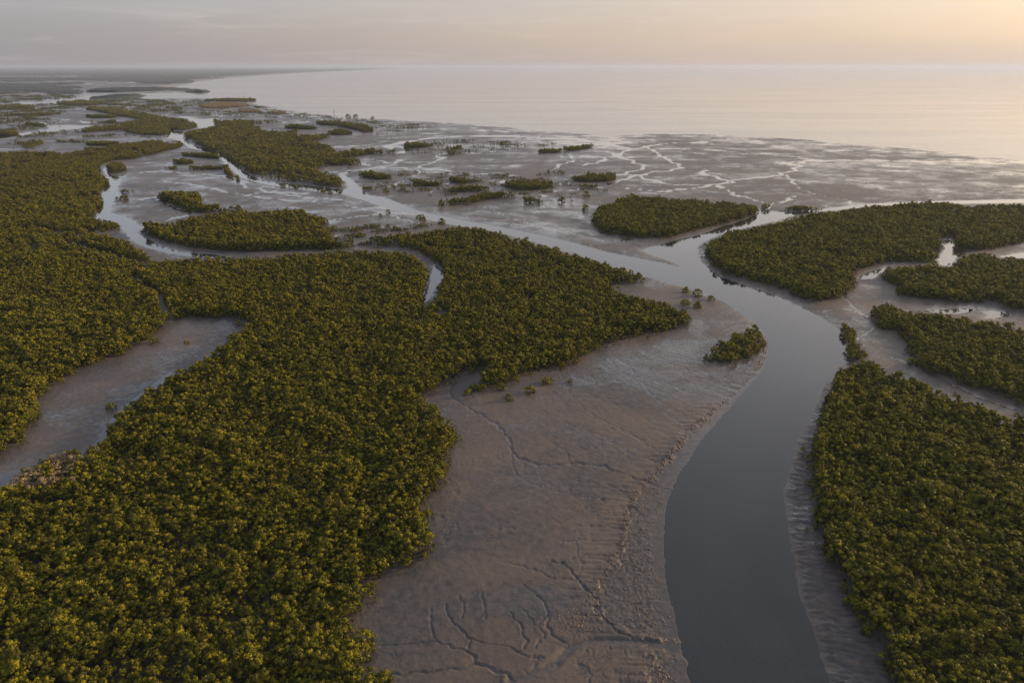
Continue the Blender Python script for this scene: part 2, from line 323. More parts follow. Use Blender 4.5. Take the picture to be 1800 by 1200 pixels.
WETS = [([(200,300),(300,285),(420,315),(600,345),(760,390),(700,405),(600,395),(420,365),(250,395),(210,360)], .22, 10),
 ([(640,370),(850,362),(1020,350),(1050,400),(1130,430),(1000,425),(800,390)], .30, 10),
 ([(1385,285),(1600,282),(1900,285),(1900,345),(1700,345),(1520,330),(1420,312)], .22, 30),
 ([(0,845),(0,790),(60,740),(140,650),(300,565),(430,565),(400,620),(240,705),(160,800)], .22, 3),
 ([(850,1075),(880,1035),(960,1035),(1010,1050),(980,1080),(900,1085)], .45, 1.5), ([(800,850),(880,830),(950,850),(870,860)], .25, 1.5),
 ([(1060,590),(1230,560),(1320,590),(1330,650),(1260,720),(1150,700),(1050,650)], .26, 5),
 ([(1500,500),(1600,520),(1800,552),(1800,575),(1600,545),(1560,590),(1620,650),(1800,720),(1700,720),(1560,655),(1510,600),(1480,540)], .30, 3),
 ([(600,230),(800,235),(1030,245),(1000,290),(800,300),(620,295)], .12, 30), ([(1060,240),(1500,258),(1700,275),(1400,290),(1200,330),(1060,330)], .10, 30)]
SCARP = [(1340,640),(1310,672),(1280,702),(1250,722),(1222,745),(1190,782),(1160,818),(1140,842),(1118,870),(1105,900),(1098,930),(1092,965),(1078,990),(1050,1030),(1046,1060),(1060,1090),(1090,1105),(1120,1118),(1160,1128),(1150,1150),(1135,1200),(1130,1330)]

# woods: (points, crown height, kind, label)
WOODS = [
 ([(-330,1330),(690,1330),(684,1205),(630,1183),(644,1153),(634,1130),(612,1107),(627,1087),(640,1057),(643,1035),(673,1023),(697,1000),(743,983),(763,957),(757,933),(737,900),(747,873),(773,863),(783,820),(788,800),(797,767),(787,740),(770,712),(747,698),(733,693),(763,690),(787,677),(807,663),(830,650),(864,640),(840,668),(813,690),(840,688),(883,680),(913,667),(940,655),(983,647),(1013,640),(1033,618),(1067,604),(1113,593),(1167,583),(1197,573),(1215,555),(1180,538),(1150,526),(1110,520),(1068,508),(1073,500),(1133,497),(1137,486),(1100,473),(1030,452),(967,434),(900,416),(860,406),(807,396),(767,408),(720,408),(660,416),(600,427),(545,432),(560,438),(600,434),(653,431),(700,434),(735,440),(757,455),(776,468),(783,485),(772,506),(765,527),(750,534),(742,531),(748,505),(755,482),(750,464),(735,452),(700,442),(600,443),(500,448),(410,456),(333,455),(300,456),(277,461),(262,450),(240,436),(215,420),(180,415),(150,408),(187,407),(213,402),(212,390),(185,388),(150,385),(163,378),(177,363),(181,344),(170,335),(187,326),(193,317),(177,307),(170,294),(180,287),(203,282),(233,280),(267,272),(313,260),(322,252),(310,245),(267,247),(213,253),(150,260),(117,269),(67,267),(-250,268),(-330,268)], 4.8, 'big', 'vast dense olive green mangrove forest filling the left half, from the creek to the near border'),
 ([(250,404),(257,394),(275,391),(290,394),(317,388),(353,380),(400,372),(467,369),(533,368),(542,376),(572,380),(577,388),(560,396),(575,404),(585,418),(600,428),(600,435),(533,440),(467,442),(400,442),(333,435),(283,423),(258,411)], 5.5, 'mid', 'long oval mangrove wood in the bend of the left creek'),
 ([(277,343),(293,338),(320,335),(350,338),(353,350),(350,357),(400,362),(430,365),(427,370),(383,373),(360,376),(327,370),(300,357),(280,352)], 5.5, 'mid', 'slender comma-shaped mangrove islet above the oval creek wood'),
 ([(187,291),(197,285),(212,284),(222,293),(215,302),(198,305),(188,301)], 6, 'mid', 'round mangrove islet at the head of the left creek'),
 ([(210,333),(225,331),(240,335),(230,339),(212,338)], 5, 'far', 'small flat mangrove tuft beside the left creek, upper of two'),
 ([(204,345),(220,341),(226,348),(212,353),(205,351)], 5, 'far', 'small flat mangrove tuft beside the left creek, lower of two'),
 ([(318,270),(330,266),(360,266),(380,270),(384,277),(378,280),(350,277),(325,275)], 6, 'far', 'dark lens-shaped mangrove islet on the near bank of the upper river'),
 ([(303,284),(320,279),(340,280),(343,285),(325,289),(308,288)], 5, 'far', 'brownish mangrove patch just below the lens-shaped islet'),
 ([(288,294),(300,289),(313,293),(305,298),(290,297)], 5, 'far', 'leftmost low mangrove tuft on the flat below the lens-shaped islet'),
 ([(330,294),(350,291),(380,289),(395,292),(390,298),(360,299),(335,299)], 5, 'far', 'low row of mangroves reaching to the river above the streaked flat'),
 ([(393,288),(400,292),(405,302),(420,310),(421,314),(408,312),(397,304)], 5, 'far', 'thin curved fringe of mangroves on the near edge of the upper river'),
 ([(493,322),(510,323),(533,329),(530,333),(505,329),(493,326)], 4, 'far', 'narrow strip of mangroves in the river below the large riverside wood'),
 ([(322,233),(355,226),(380,220),(377,212),(400,211),(433,210),(467,212),(490,213),(467,217),(432,220),(457,223),(457,230),(480,230),(522,232),(518,238),(550,237),(583,236),(575,243),(542,248),(567,252),(600,262),(643,260),(693,262),(697,270),(650,272),(600,276),(640,283),(637,290),(567,294),(552,298),(583,304),(600,313),(617,320),(617,327),(596,330),(533,322),(467,314),(433,300),(400,277),(353,257),(327,244)], 7, 'far', 'large riverside mangrove wood along the right bank of the upper river'),
 ([(143,190),(175,188),(217,192),(250,197),(300,206),(325,209),(347,219),(333,227),(318,231),(300,227),(298,233),(287,238),(250,238),(225,233),(215,229),(167,232),(100,233),(138,227),(175,221),(210,217),(250,212),(235,209),(200,203),(175,197),(155,194)], 7, 'far', 'forked mangrove wood left of the upper river, with a long tail to the west'),
 ([(135,241),(170,236),(222,233),(225,237),(200,240),(150,243)], 6, 'far', 'thin mangrove strip just below the forked wood'),
 ([(95,247),(130,244),(155,247),(150,251),(110,251)], 6, 'far', 'low mangrove strip above the top of the left forest, left of two'),
 ([(150,251),(175,246),(205,248),(210,254),(180,257),(155,256)], 6, 'far', 'low mangrove mound touching the top of the left forest'),
 ([(-60,226),(20,228),(33,233),(15,238),(-60,239)], 7, 'far', 'mangrove patch cut by the left border beside the silver creek'),
 ([(100,181),(130,177),(165,175),(186,180),(160,186),(120,186)], 8, 'far', 'distant green mangrove patch in front of the grey inlet'),
 ([(-60,183),(30,184),(60,188),(50,192),(15,193),(-60,192)], 8, 'far', 'distant mangrove patch at the left border near the grey inlet'),
 ([(17,201),(60,198),(95,200),(80,204),(40,204)], 7, 'far', 'distant thin mangrove streak on the left mudflat, upper one'),
 ([(42,217),(65,215),(82,220),(75,223),(50,221)], 7, 'far', 'distant mangrove streak beside the silver creek on the left mudflat'),
 ([(150,203),(180,201),(207,204),(195,208),(160,208)], 7, 'far', 'small distant mangrove streak inside the fork of the forked wood'),
 ([(158,213),(200,211),(205,215),(175,218),(155,217)], 7, 'far', 'brownish mangrove streak left of the forked wood'),
 ([(553,215),(570,210),(600,212),(640,217),(656,224),(655,232),(640,233),(620,228),(590,222),(565,220)], 8, 'far', 'long mangrove islet on the outer mudflat below the lone tree by the sea'),
 ([(500,223),(520,218),(545,221),(560,225),(540,228),(510,227)], 7, 'far', 'low mangrove islet on the outer mudflat, left of the long one'),
 ([(577,230),(600,226),(620,233),(600,238),(580,237)], 7, 'far', 'small mangrove islet on the outer mudflat under the long one'),
 ([(710,254),(730,249),(750,251),(765,253),(745,260),(715,261)], 6, 'far', 'mangrove islet at the bend of the bright outer creek'),
 ([(785,260),(805,254),(813,258),(800,264),(787,264)], 6, 'far', 'upper of two small mangrove islets in the middle of the outer flat'),
 ([(786,269),(800,265),(811,268),(805,272),(790,272)], 6, 'far', 'lower of two small mangrove islets in the middle of the outer flat'),
 ([(878,253),(895,250),(913,253),(910,257),(885,257)], 6, 'far', 'small dark mangrove islet close under the sea edge'),
 ([(945,266),(980,262),(1000,256),(1030,252),(1046,254),(1040,259),(1010,265),(970,267),(950,268)], 6, 'far', 'sloping line of mangroves left of the bright creek mouth'),
 ([(630,306),(650,301),(680,306),(690,312),(665,316),(635,311)], 5, 'far', 'brown-green mangrove islet beside the river, above the river junction'),
 ([(634,330),(640,324),(652,325),(664,331),(660,335),(640,335)], 5.5, 'far', 'rounded mangrove clump at the corner where the small creek leaves the river'),
 ([(662,326),(680,323),(697,327),(695,332),(680,332)], 5, 'far', 'small mangrove clump right of the one at the river corner'),
 ([(725,331),(740,327),(750,330),(745,336),(728,336)], 5, 'far', 'small mangrove clump under the long clump on the middle flat'),
 ([(716,321),(735,314),(760,315),(780,322),(775,328),(745,328),(722,325)], 6, 'far', 'mangrove clump on the middle flat, left of a pair of stacked clumps'),
 ([(790,315),(810,310),(840,312),(855,317),(840,322),(805,323)], 6, 'far', 'upper of three mangrove clumps stacked on the middle flat'),
 ([(780,334),(795,326),(830,325),(858,331),(845,337),(800,339)], 6, 'far', 'middle of three mangrove clumps stacked on the middle flat'),
 ([(773,356),(790,347),(820,345),(840,338),(870,334),(900,338),(905,345),(880,349),(850,352),(825,359),(790,362),(775,360)], 6.5, 'far', 'lowest and longest of three stacked mangrove clumps on the middle flat'),
 ([(886,322),(905,314),(940,313),(965,317),(973,325),(950,334),(910,335),(890,330)], 6.5, 'far', 'dark oval mangrove islet alone on the middle flat'),
 ([(915,351),(930,346),(950,347),(960,353),(945,358),(920,358)], 5.5, 'far', 'small mangrove clump under the dark oval islet'),
 ([(977,351),(990,346),(1005,348),(1008,355),(985,357)], 5.5, 'far', 'little mangrove clump between the oval islet and the big island'),
 ([(935,306),(960,299),(990,298),(995,303),(975,307),(945,310)], 6, 'far', 'flat mangrove islet above the dark oval islet'),
 ([(997,313),(1015,306),(1050,303),(1080,302),(1084,312),(1070,320),(1030,321),(1003,318)], 6.5, 'far', 'broad mangrove islet to the right of the dark oval one'),
 ([(1016,326),(1035,322),(1053,325),(1045,331),(1020,332)], 5, 'far', 'small low mangrove patch under the broad islet'),
 ([(1042,384),(1050,362),(1075,356),(1085,347),(1110,344),(1150,345),(1200,350),(1260,353),(1320,358),(1336,366),(1330,376),(1300,386),(1260,396),(1210,409),(1165,421),(1130,419),(1090,413),(1055,406),(1045,396)], 5.5, 'mid', 'large dense mangrove island where the two river arms meet'),
 ([(1374,366),(1395,358),(1430,360),(1450,366),(1430,371),(1385,371)], 5, 'far', 'small low mangrove islet in the right river arm beside the large island'),
 ([(1240,440),(1250,420),(1283,407),(1350,393),(1433,373),(1500,367),(1583,357),(1650,355),(1700,360),(1800,362),(2050,366),(2050,415),(1800,423),(1767,433),(1740,440),(1693,441),(1677,432),(1680,418),(1667,414),(1640,420),(1657,433),(1653,441),(1627,446),(1653,454),(1633,462),(1567,460),(1533,467),(1504,477),(1492,485),(1512,491),(1500,503),(1487,517),(1467,527),(1433,531),(1400,521),(1360,503),(1317,492),(1273,481),(1250,462)], 5.2, 'mid', 'big rounded mangrove wood right of the river fork'),
 ([(1547,481),(1553,473),(1583,467),(1667,467),(1677,457),(1707,444),(1750,447),(1753,452),(1800,453),(2050,450),(2050,580),(1800,548),(1767,538),(1747,529),(1720,531),(1667,531),(1617,524),(1580,518),(1577,510),(1587,501),(1560,494)], 5, 'mid', 'mangrove wood at the right border between two bright pools'),
 ([(1527,544),(1537,537),(1557,533),(1600,540),(1667,553),(1733,561),(1800,574),(2050,610),(2050,800),(1800,711),(1767,701),(1720,684),(1683,674),(1643,658),(1620,648),(1607,634),(1613,623),(1593,614),(1597,601),(1583,588),(1550,578),(1537,564)], 5, 'mid', 'wedge-shaped mangrove wood at the right border above the mud channel'),
 ([(1480,563),(1490,566),(1503,580),(1502,597),(1519,612),(1522,627),(1497,633),(1490,620),(1490,603),(1482,593)], 4.5, 'mid', 'thin file of mangroves on the outer bank of the river bend'),
 ([(1476,647),(1497,636),(1520,633),(1553,646),(1560,657),(1583,658),(1617,660),(1637,677),(1667,690),(1697,707),(1733,717),(1763,730),(1800,727),(2100,760),(2100,1330),(1620,1330),(1569,1195),(1550,1152),(1527,1120),(1510,1083),(1487,1033),(1463,1000),(1448,973),(1447,947),(1438,913),(1433,850),(1430,815),(1431,783),(1436,760),(1447,738),(1448,710),(1455,685),(1468,663)], 5.2, 'big', 'thick dark-fronted mangrove forest at the lower right beside the river'),
 ([(350,186),(375,180),(400,178),(440,184),(420,189),(370,191)], 7, 'tan', 'rusty orange scrub patch on the outer flat near the sea'),
 ([(360,177),(400,172),(450,175),(425,179)], 7, 'far', 'thin dark scrub streak beyond the rusty patch at the sea edge'),
 ([(418,194),(450,191),(460,196),(430,199)], 6, 'tan', 'faint brown scrub patch on the outer flat under the rusty one'),
 ([(468,198),(485,194),(505,197),(490,201)], 6, 'tan', 'brown scrub tuft at the water edge near small posts'),
]
TAN1 = [(15,838),(45,800),(95,786),(140,790),(152,810),(130,848),(60,868),(8,862)]
TAN2 = [(690,436),(722,439),(752,452),(760,476),(748,492),(742,465),(715,450)]
TAN3 = [(280,398),(300,390),(330,392),(310,402)]
CLEAR = [(-330,960),(0,800),(40,768),(66,735),(64,703),(90,677),(140,651),(180,632),(212,626),(240,606),(270,591),(300,566),(320,557),(430,560),(447,578),(430,594),(404,608),(396,624),(360,635),(330,650),(300,666),(270,681),(235,706),(207,731),(192,748),(181,777),(152,803),(120,800),(60,820),(0,862),(-330,1060)]
SEAMS = [([(700,566),(745,556),(787,547),(833,538),(890,530),(935,520),(985,510)], 1.6), ([(787,547),(768,534)], 1.8), ([(935,520),(905,505)], 1.2),
 ([(262,465),(236,484),(268,505),(281,520),(294,552)], 1.7), ([(262,463),(210,448),(150,432),(117,423),(157,410)], 3.0), ([(0,402),(60,398),(140,408)], 2.6),
 ([(30,381),(90,378),(140,378)], 2.6), ([(50,326),(100,327),(160,328)], 3.0), ([(1560,860),(1640,845),(1700,880),(1760,940),(1810,950)], 1.5), ([(1000,470),(960,455),(900,455)], 1.6),
 ([(560,800),(600,760),(640,752),(700,700)], 1.0), ([(120,1080),(200,1060),(280,1100),(330,1060)], 1.0), ([(40,980),(110,1000),(170,960)], .9), ([(1340,440),(1420,430),(1500,420),(1600,415)], 2.2), ([(1590,700),(1660,740),(1730,770)], 1.3), ([(400,270),(480,268),(560,272)], 3.5), ([(420,245),(500,255),(600,266)], 4), ([(450,300),(520,295),(590,298)], 3)]

# ------------------------------------------------------------------ mudflat: one sheet from below the camera to the horizon
NC, NR = 1180, 760
vrow = np.concatenate([np.linspace(1330, 330, 560), np.linspace(330, 120.5, 202)[1:]])
vrow = vrow[:NR]; NR = len(vrow)
yrow = ground(900, vrow)[:, 1]; yrow = np.append(yrow, [46000.0, 62000.0]); NR = len(yrow)
s = np.linspace(-.98, .98, NC)
Y = np.repeat(yrow, NC); X = np.tile(s, NR) * (Y * CP + CAM_H * SP)
P = np.stack([X, Y], -1)
far = sstep(350, 1200, Y)
base = .55 + .13 * fbm(X, Y, 70, 3, 1) + .05 * noise(X / 11, Y / 11, 5)
base += (.045 * noise(X / 2.6, Y / 2.6, 6) + .02 * noise(X / .9, Y / .9, 8)) * (1 - sstep(200, 600, Y))
wet = .14 + .13 * sstep(230, 800, Y) + .20 * fbm(X, Y, 42, 3, 21) + .12 * fbm(X, Y, 150, 2, 31)
tone = .30 + .55 * fbm(X, Y, 48, 3, 41) + .25 * fbm(X + 9 * noise(X / 15, Y / 15, 43), Y, 16, 3, 42)
sand = np.zeros(len(P)); wid = np.full(len(P), -1, np.int32); H = base.copy()
# ripple-like streaks on the outer flat: shallow bars lying along the shore
bar = fbm(X + 40 * noise(X / 90, Y / 90, 51), Y * 1.0, 30, 3, 52)
H += far * .10 * bar; wet += far * .14 * bar
wx = X + 9 * noise(X / 22, Y / 22, 53); wy = Y + 9 * noise(X / 22, Y / 22, 54)
rg1 = 1 - np.abs(noise(wx / 55, wy / 80, 55)); rg2 = 1 - np.abs(noise(wx / 21, wy / 30, 56)); rg3 = 1 - np.abs(noise(wx / 8, wy / 8, 57))
patchy = sstep(-.3, .5, fbm(X, Y, 140, 2, 58))
mid = sstep(300, 420, Y) * sstep(900, 650, Y)
longb = fbm(X / 3.2 + 60 * noise(X / 200, Y / 200, 151), Y, 60, 4, 152)
wet += far * (.10 * patchy * sstep(.92, .99, rg1) + .24 * longb + .16 * fbm(X / 2.5, Y, 16, 3, 153)) + mid * (.14 * sstep(.9, .985, rg2) + .24 * fbm(wx / 2.6 + wy * .3, wy, 14, 4, 154))
tone += .25 * fbm(X, Y, 7, 3, 59) + far * .65 * fbm(X / 2.5, Y, 35, 3, 60)
wet += .10 * fbm(X, Y, 12, 3, 66) + .08 * sstep(.9, 1, rg3)
# drainage streaks running down to the river
fa, fb = W([(1000, 640), (1250, 740)]); fv = (fb - fa) / np.linalg.norm(fb - fa)
lg = X * fv[0] + Y * fv[1]; ac = -X * fv[1] + Y * fv[0] + 1.2 * noise(X / 9, Y / 9, 67)
stk = np.abs(noise(ac / 2.2, lg / 26, 68)) ; stk2 = np.abs(noise(ac / .9, lg / 12, 69))
ids, d, _ = sdf(P, W([(940,700),(1000,640),(1200,590),(1320,600),(1335,650),(1250,750),(1150,840),(1080,860),(960,800)]), 12)
mk = sstep(4, -8, d); H[ids] -= mk * (.10 * sstep(.16, 0, stk[ids]) + .05 * sstep(.2, 0, stk2[ids])); wet[ids] += mk * (.30 * sstep(.2, 0, stk[ids]) + .12 * sstep(.25, 0, stk2[ids])); tone[ids] += mk * .35 * sstep(.25, 0, stk[ids])

# lower bench between the scarp and the river, cut by rills running to the water
riv = W(smooth_line(RIVER, 2, True)); scarp = smooth_line(SCARP, 4)
ids, d, al = sdf(P, riv, 60); drv = np.full(len(P), 1e3); drv[ids] = d; arv = np.zeros(len(P)); arv[ids] = al
bench_px = np.concatenate([scarp, [(1240,1330),(1215,1215),(1197,1136),(1177,1050),(1168,1000),(1175,950),(1176,900),(1186,860),(1204,826),(1237,777),(1257,750),(1284,722),(1307,696),(1333,667)]])
ids, d, _ = sdf(P, W(bench_px), 12)
q = P[ids]; jag = 1.5 * fbm(q[:, 0], q[:, 1], 3.2, 4, 61) + 1.8 * np.maximum(0, .5 - np.abs(noise(q[:, 0] / 12, q[:, 1] / 1.6, 62)))
H[ids] -= .40 * sstep(.45, -.6, d + jag)
nearb = np.exp(-np.abs(d + jag) / 1.6)
H[ids] += nearb * .16 * noise(q[:, 0] / .8, q[:, 1] / .8, 63) - sstep(11, 0, d) * sstep(-1, 0, d) * .42 * np.maximum(0, 1 - 2.6 * np.abs(noise(q[:, 0] / 16 + .2 * q[:, 1] / 10, q[:, 1] / 2.3, 64))) ** 1.5
wet[ids] += .15 * sstep(1, -2, d); tone[ids] += .4 * sstep(1, -2, d)
H[ids] += sstep(.5, -1.5, d) * (.13 * noise(q[:, 0] / .8, q[:, 1] / .8, 65) + .10 * noise(q[:, 0] / 2.0, q[:, 1] / 1.1, 165))
# banks of the river
m = drv < 50; dr = drv[m]; a_ = arv[m]; Pm = P[m]
rill = np.abs(noise(a_ / 1.7 + .5 * noise(Pm[:, 0] / 3, Pm[:, 1] / 3, 70), dr / 14, 71))
dr2 = dr + (.5 * noise(a_ / 3.0, dr / 9, 72) + .8 * noise(a_ / 14, 0 * dr, 73)) * sstep(600, 200, Pm[:, 1])
bankw = 7.0 + 3 * noise(a_ / 60, 0 * a_, 74)
prof = np.where(dr2 > 0, .62 * (1 - np.exp(-dr2 / bankw * 1.5)), np.maximum(dr2 * .16, -1.8))
prof -= np.where(dr2 > 0, 1, 0) * .34 * np.maximum(0, 1 - 2.2 * rill) * np.exp(-dr2 / 9) * sstep(900, 300, Pm[:, 1]) * sstep(0, .8, dr2)
H[m] = np.where(dr2 > 0, np.minimum(H[m], np.maximum(prof + .55 * (H[m] - .55), .012)), np.minimum(prof, -.012))
wet[m] += .36 * np.exp(-np.maximum(dr, 0) / 4.5) + .22 * sstep(.3, 0, rill) * np.exp(-np.maximum(dr, 0) / 8); tone[m] += .35 * np.exp(-np.maximum(dr, 0) / 9)
rb = W([(1360,800),(1400,720),(1445,700),(1450,960),(1495,1040),(1580,1200),(1600,1330),(1450,1330),(1390,990),(1370,880)])
ids, d, _ = sdf(P, rb, 10); mk = sstep(1, -2, d) * sstep(.1, 1.2, drv[ids]); q = P[ids]
ra = arv[ids] + 1.0 * noise(q[:, 0] / 4, q[:, 1] / 4, 161)
rr_ = np.abs(noise(ra / 2.4, drv[ids] / 12, 162)); r2_ = np.abs(noise(ra / .95, drv[ids] / 5, 163))
H[ids] += mk * (.34 * sstep(.0, .35, rr_) + .14 * sstep(0, .3, r2_) - .26); wet[ids] += mk * (.38 * sstep(.22, 0, rr_) + .2 * sstep(.25, 0, r2_) - .05); tone[ids] += mk * (.5 * sstep(.3, .0, rr_) + .2)
pt = fbm(X + 12 * noise(X / 20, Y / 20, 171), Y, 34, 4, 172)
tone += .45 * sstep(.05, .45, pt) - .30 * sstep(-.05, -.5, pt); wet += .22 * sstep(.25, .6, pt)
bd = np.clip(drv, 0, 80); tone += .30 * noise(bd / 5 + .8 * noise(X / 12, Y / 12, 173), arv / 45, 174) * np.exp(-bd / 40) * (drv < 900)
nearm = 1 - sstep(260, 420, Y)
dx_ = X + 2.6 * noise(X / 5, Y / 5, 175) + .8 * noise(X / 1.6, Y / 1.6, 176); dy_ = Y + 2.6 * noise(X / 5, Y / 5, 177) + .8 * noise(X / 1.6, Y / 1.6, 178)
for sc_n, am, sd_n in ((17, .13, 181), (9, .10, 183), (5, .06, 185)):
    z0 = np.abs(noise(dx_ / sc_n, dy_ / (sc_n * .7), sd_n)) * sc_n; pm = sstep(.0, .35, noise(X / 30, Y / 30, sd_n + 1)) * nearm * (drv > 2)
    H -= pm * am * sstep(.55, .05, z0); H += pm * am * .3 * sstep(1.3, .6, z0) * sstep(.3, .6, z0); wet += pm * .28 * sstep(.7, .1, z0); tone += pm * .35 * sstep(.8, .1, z0)
# gullies
for pts, hw, dep, wt in GULLIES:
    ln = W(smooth_line(pts, 4)); far_ = ln[:, 1].min() > 420
    hw = hw * .58 if far_ else max(hw * .5, .24); dep = dep if far_ else max(dep, .16) * 1.1; wt = wt * .95
    ids = near_ids(P, ln, hw * 4 + 3)
    if not len(ids): continue
    q = P[ids]; wob = np.stack([noise(q[:, 0] / (hw * 7), q[:, 1] / (hw * 7), 81), noise(q[:, 0] / (hw * 7), q[:, 1] / (hw * 7), 82)], -1) * min(hw, .45 if not far_ else 99) * 2.4 + np.stack([noise(q[:, 0] / (hw * 2.2), q[:, 1] / (hw * 2.2), 83), noise(q[:, 0] / (hw * 2.2), q[:, 1] / (hw * 2.2), 84)], -1) * min(hw, .45 if not far_ else 99) * .5
    d, al = seg_dist(q + wob, ln, False)
    hw = hw * (.75 + .5 * (noise(al / (hw * 18), 0 * al, 85) + .5)); g = np.exp(-(d / hw) ** 3); lev = np.exp(-((d - 1.9 * hw) / (.7 * hw)) ** 2)
    H[ids] -= np.where(drv[ids] > -1, 1, 0) * (dep * g - .16 * dep * lev)
    wet[ids] += (wt * .75) * np.exp(-(d / (hw * .8)) ** 4); tone[ids] += .3 * g
TONES = [([(825,1040),(870,1020),(950,1030),(985,1060),(950,1095),(880,1095),(830,1075)], .55, 2), ([(980,880),(1060,865),(1100,880),(1085,960),(1050,1010),(990,1000),(960,930)], -.38, 3),
 ([(740,990),(850,980),(860,1040),(800,1050),(720,1060)], -.25, 3), ([(800,950),(880,935),(960,960),(900,985),(820,970)], .40, 2.5), ([(640,1090),(720,1070),(740,1130),(660,1150)], .2, 3),
 ([(800,835),(900,830),(960,850),(880,865)], .35, 2), ([(960,1190),(990,1155),(1060,1140),(1130,1150),(1150,1215),(960,1215)], -.4, 1.5), ([(1000,1050),(1060,1045),(1090,1100),(1040,1115),(1000,1090)], .25, 2),
 ([(1240,650),(1300,640),(1330,650),(1260,700)], .35, 3), ([(1200,610),(1240,600),(1240,650),(1200,660)], .35, 3), ([(800,720),(900,700),(960,720),(900,760)], -.2, 5), ([(1060,600),(1150,600),(1140,640),(1050,650)], .2, 5)]
for pts, amt, fe in TONES:
    ids, d, _ = sdf(P, W(smooth_line(pts, 3, True)), fe * 3 + 3); q = P[ids]; d = d + 1.6 * fbm(q[:, 0], q[:, 1], 7, 3, 201); tone[ids] += amt * sstep(fe, -fe, d)
for pts, amt, fe in WETS:
    ids, d, _ = sdf(P, W(smooth_line(pts, 3, True)), fe * 4); wet[ids] += amt * sstep(fe, -fe, d)
H = np.where(drv > 0, np.maximum(H, .015), H)
# water bodies: sink the ground under them
def sink(pts, k, slope, depth, bank, sm=2):
    poly = W(smooth_line(pts, sm, True) if sm else pts); ids, d, _ = sdf(P, poly, 40)
    q = P[ids]; d = d + noise(q[:, 0] / (bank * 2), q[:, 1] / (bank * 2), 90 + k) * bank * .35
    h = np.where(d > 0, .02 + .45 * (1 - np.exp(-d / bank)), np.maximum(d * slope - .012, -depth))
    H[ids] = np.where(d > 0, np.minimum(H[ids], np.maximum(h, .012)), np.minimum(H[ids], h))
    wet[ids] += .55 * np.exp(-np.maximum(d, 0) / bank); wid[ids[d < 6]] = k
    return ids, d
names = ['river', 'sea', 'creek', 'creek', 'creek', 'creek', 'shallow']
sink(CREEK, 2, .15, 1.0, 4); sink(UPPER, 3, .05, 1.0, 12); sink(INLET, 4, .2, .8, 2.5); sink(LEFTARM, 5, .05, 1, 12); sink(PONDSTRIP, 6, .12, .4, 1.5)
for i, (pp, _) in enumerate(POOLS): sink(pp, 7 + i, .06, .3, 2.5)
wid[drv < 6] = 0
ids, d, _ = sdf(P, W(SEA), 160)
q = P[ids]; d = d + (24 * fbm(q[:, 0] / 2.0, q[:, 1], 120, 4, 101) + 5 * noise(q[:, 0] / 22, q[:, 1] / 22, 104)) * sstep(400, 900, q[:, 1]) * sstep(9000, 3000, q[:, 1])
hs = np.where(d > 0, .015 + .55 * (1 - np.exp(-d / 70.0)), np.maximum(d * .01 - .012, -2.5))
H[ids] = np.where(d > 0, np.minimum(H[ids], np.maximum(hs, .012)), np.minimum(H[ids], hs)); wet[ids] += .42 * np.exp(-np.maximum(d, 0) / 110) ; wid[ids[d < 30]] = 1
# pale beach along the far coast, drier land behind it
beach = W([(690,120.8),(640,123.6),(560,126.6),(480,130.6),(400,136.6),(330,144.6),(303,151.5),(300,154)])
ids = near_ids(P, beach, 700); d, _ = seg_dist(P[ids], beach, False); kk = drv[ids] > 10
sand[ids] = np.where(H[ids] > 0, .8 * np.exp(-(d / 100) ** 2), 0); H[ids] += np.where(H[ids] > 0, 1.0 * np.exp(-(d / 150) ** 2), 0); wet[ids] -= .6 * np.exp(-(d / 250) ** 2)

k = np.arange(NR * NC).reshape(NR, NC)
faces = np.stack([k[:-1, :-1], k[:-1, 1:], k[1:, 1:], k[1:, :-1]], -1).reshape(-1, 4)
me = mesh_from('mudflat', np.stack([X, Y, H], -1), faces, M_MUD, smooth=True)
vattr(me, 'wet', np.clip(wet, -.3, 1.6)); vattr(me, 'tone', np.clip(tone, 0, 1)); vattr(me, 'sand', np.clip(sand, 0, 1))
tag(link(bpy.data.objects.new('mudflat', me)), 'wide brown tidal mudflat cut by gullies and shining wet films', 'mudflat', kind='structure')

# water sheets
Hg = H.reshape(NR, NC); Wg = wid.reshape(NR, NC)
def water_sheet(name, kset, mat, label, z=0.0):
    low = (Hg < .10) & np.isin(Wg, kset)
    r2, c2 = (NR - 1) // 2, (NC - 1) // 2
    cell = np.zeros((r2, c2), bool)
    for a in range(3):
        for b in range(3): cell |= low[a:a + 2 * r2:2, b:b + 2 * c2:2]
    owner = Wg[1:2 * r2:2, 1:2 * c2:2]
    rr, cc = np.nonzero(cell)
    if not len(rr): return
    gi = (np.arange(NR * NC).reshape(NR, NC))
    fc = np.stack([gi[2 * rr, 2 * cc], gi[2 * rr, 2 * cc + 2], gi[2 * rr + 2, 2 * cc + 2], gi[2 * rr + 2, 2 * cc]], -1)
    used, inv = np.unique(fc, return_inverse=True)
    vv = np.stack([X[used], Y[used], np.full(len(used), z)], -1)
    me = mesh_from(name, vv, inv.reshape(-1, 4), mat, smooth=True)
    return tag(link(bpy.data.objects.new(name, me)), label, 'water', kind='structure')
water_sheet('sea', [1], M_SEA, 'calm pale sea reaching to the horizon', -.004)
water_sheet('river', [0], M_RIVER, 'broad smooth grey river winding from the near border to the far flats')
water_sheet('tidal_creek', [2], M_RIVER, 'winding silver creek between the left forest and the oval wood', -.002)
water_sheet('tidal_creek', [3], M_RIVER, 'short bright reach of the upper river between two far woods', -.002)
water_sheet('tidal_creek', [4], M_RIVER, 'thin silver inlet enclosed by forest in the middle', -.003)
water_sheet('tidal_creek', [5], M_RIVER, 'silver creek on the far left mudflat at the left border', -.003)
water_sheet('pool', [6], M_POOL, 'narrow strip of shallow water along the forest edge of the left mud clearing', -.003)
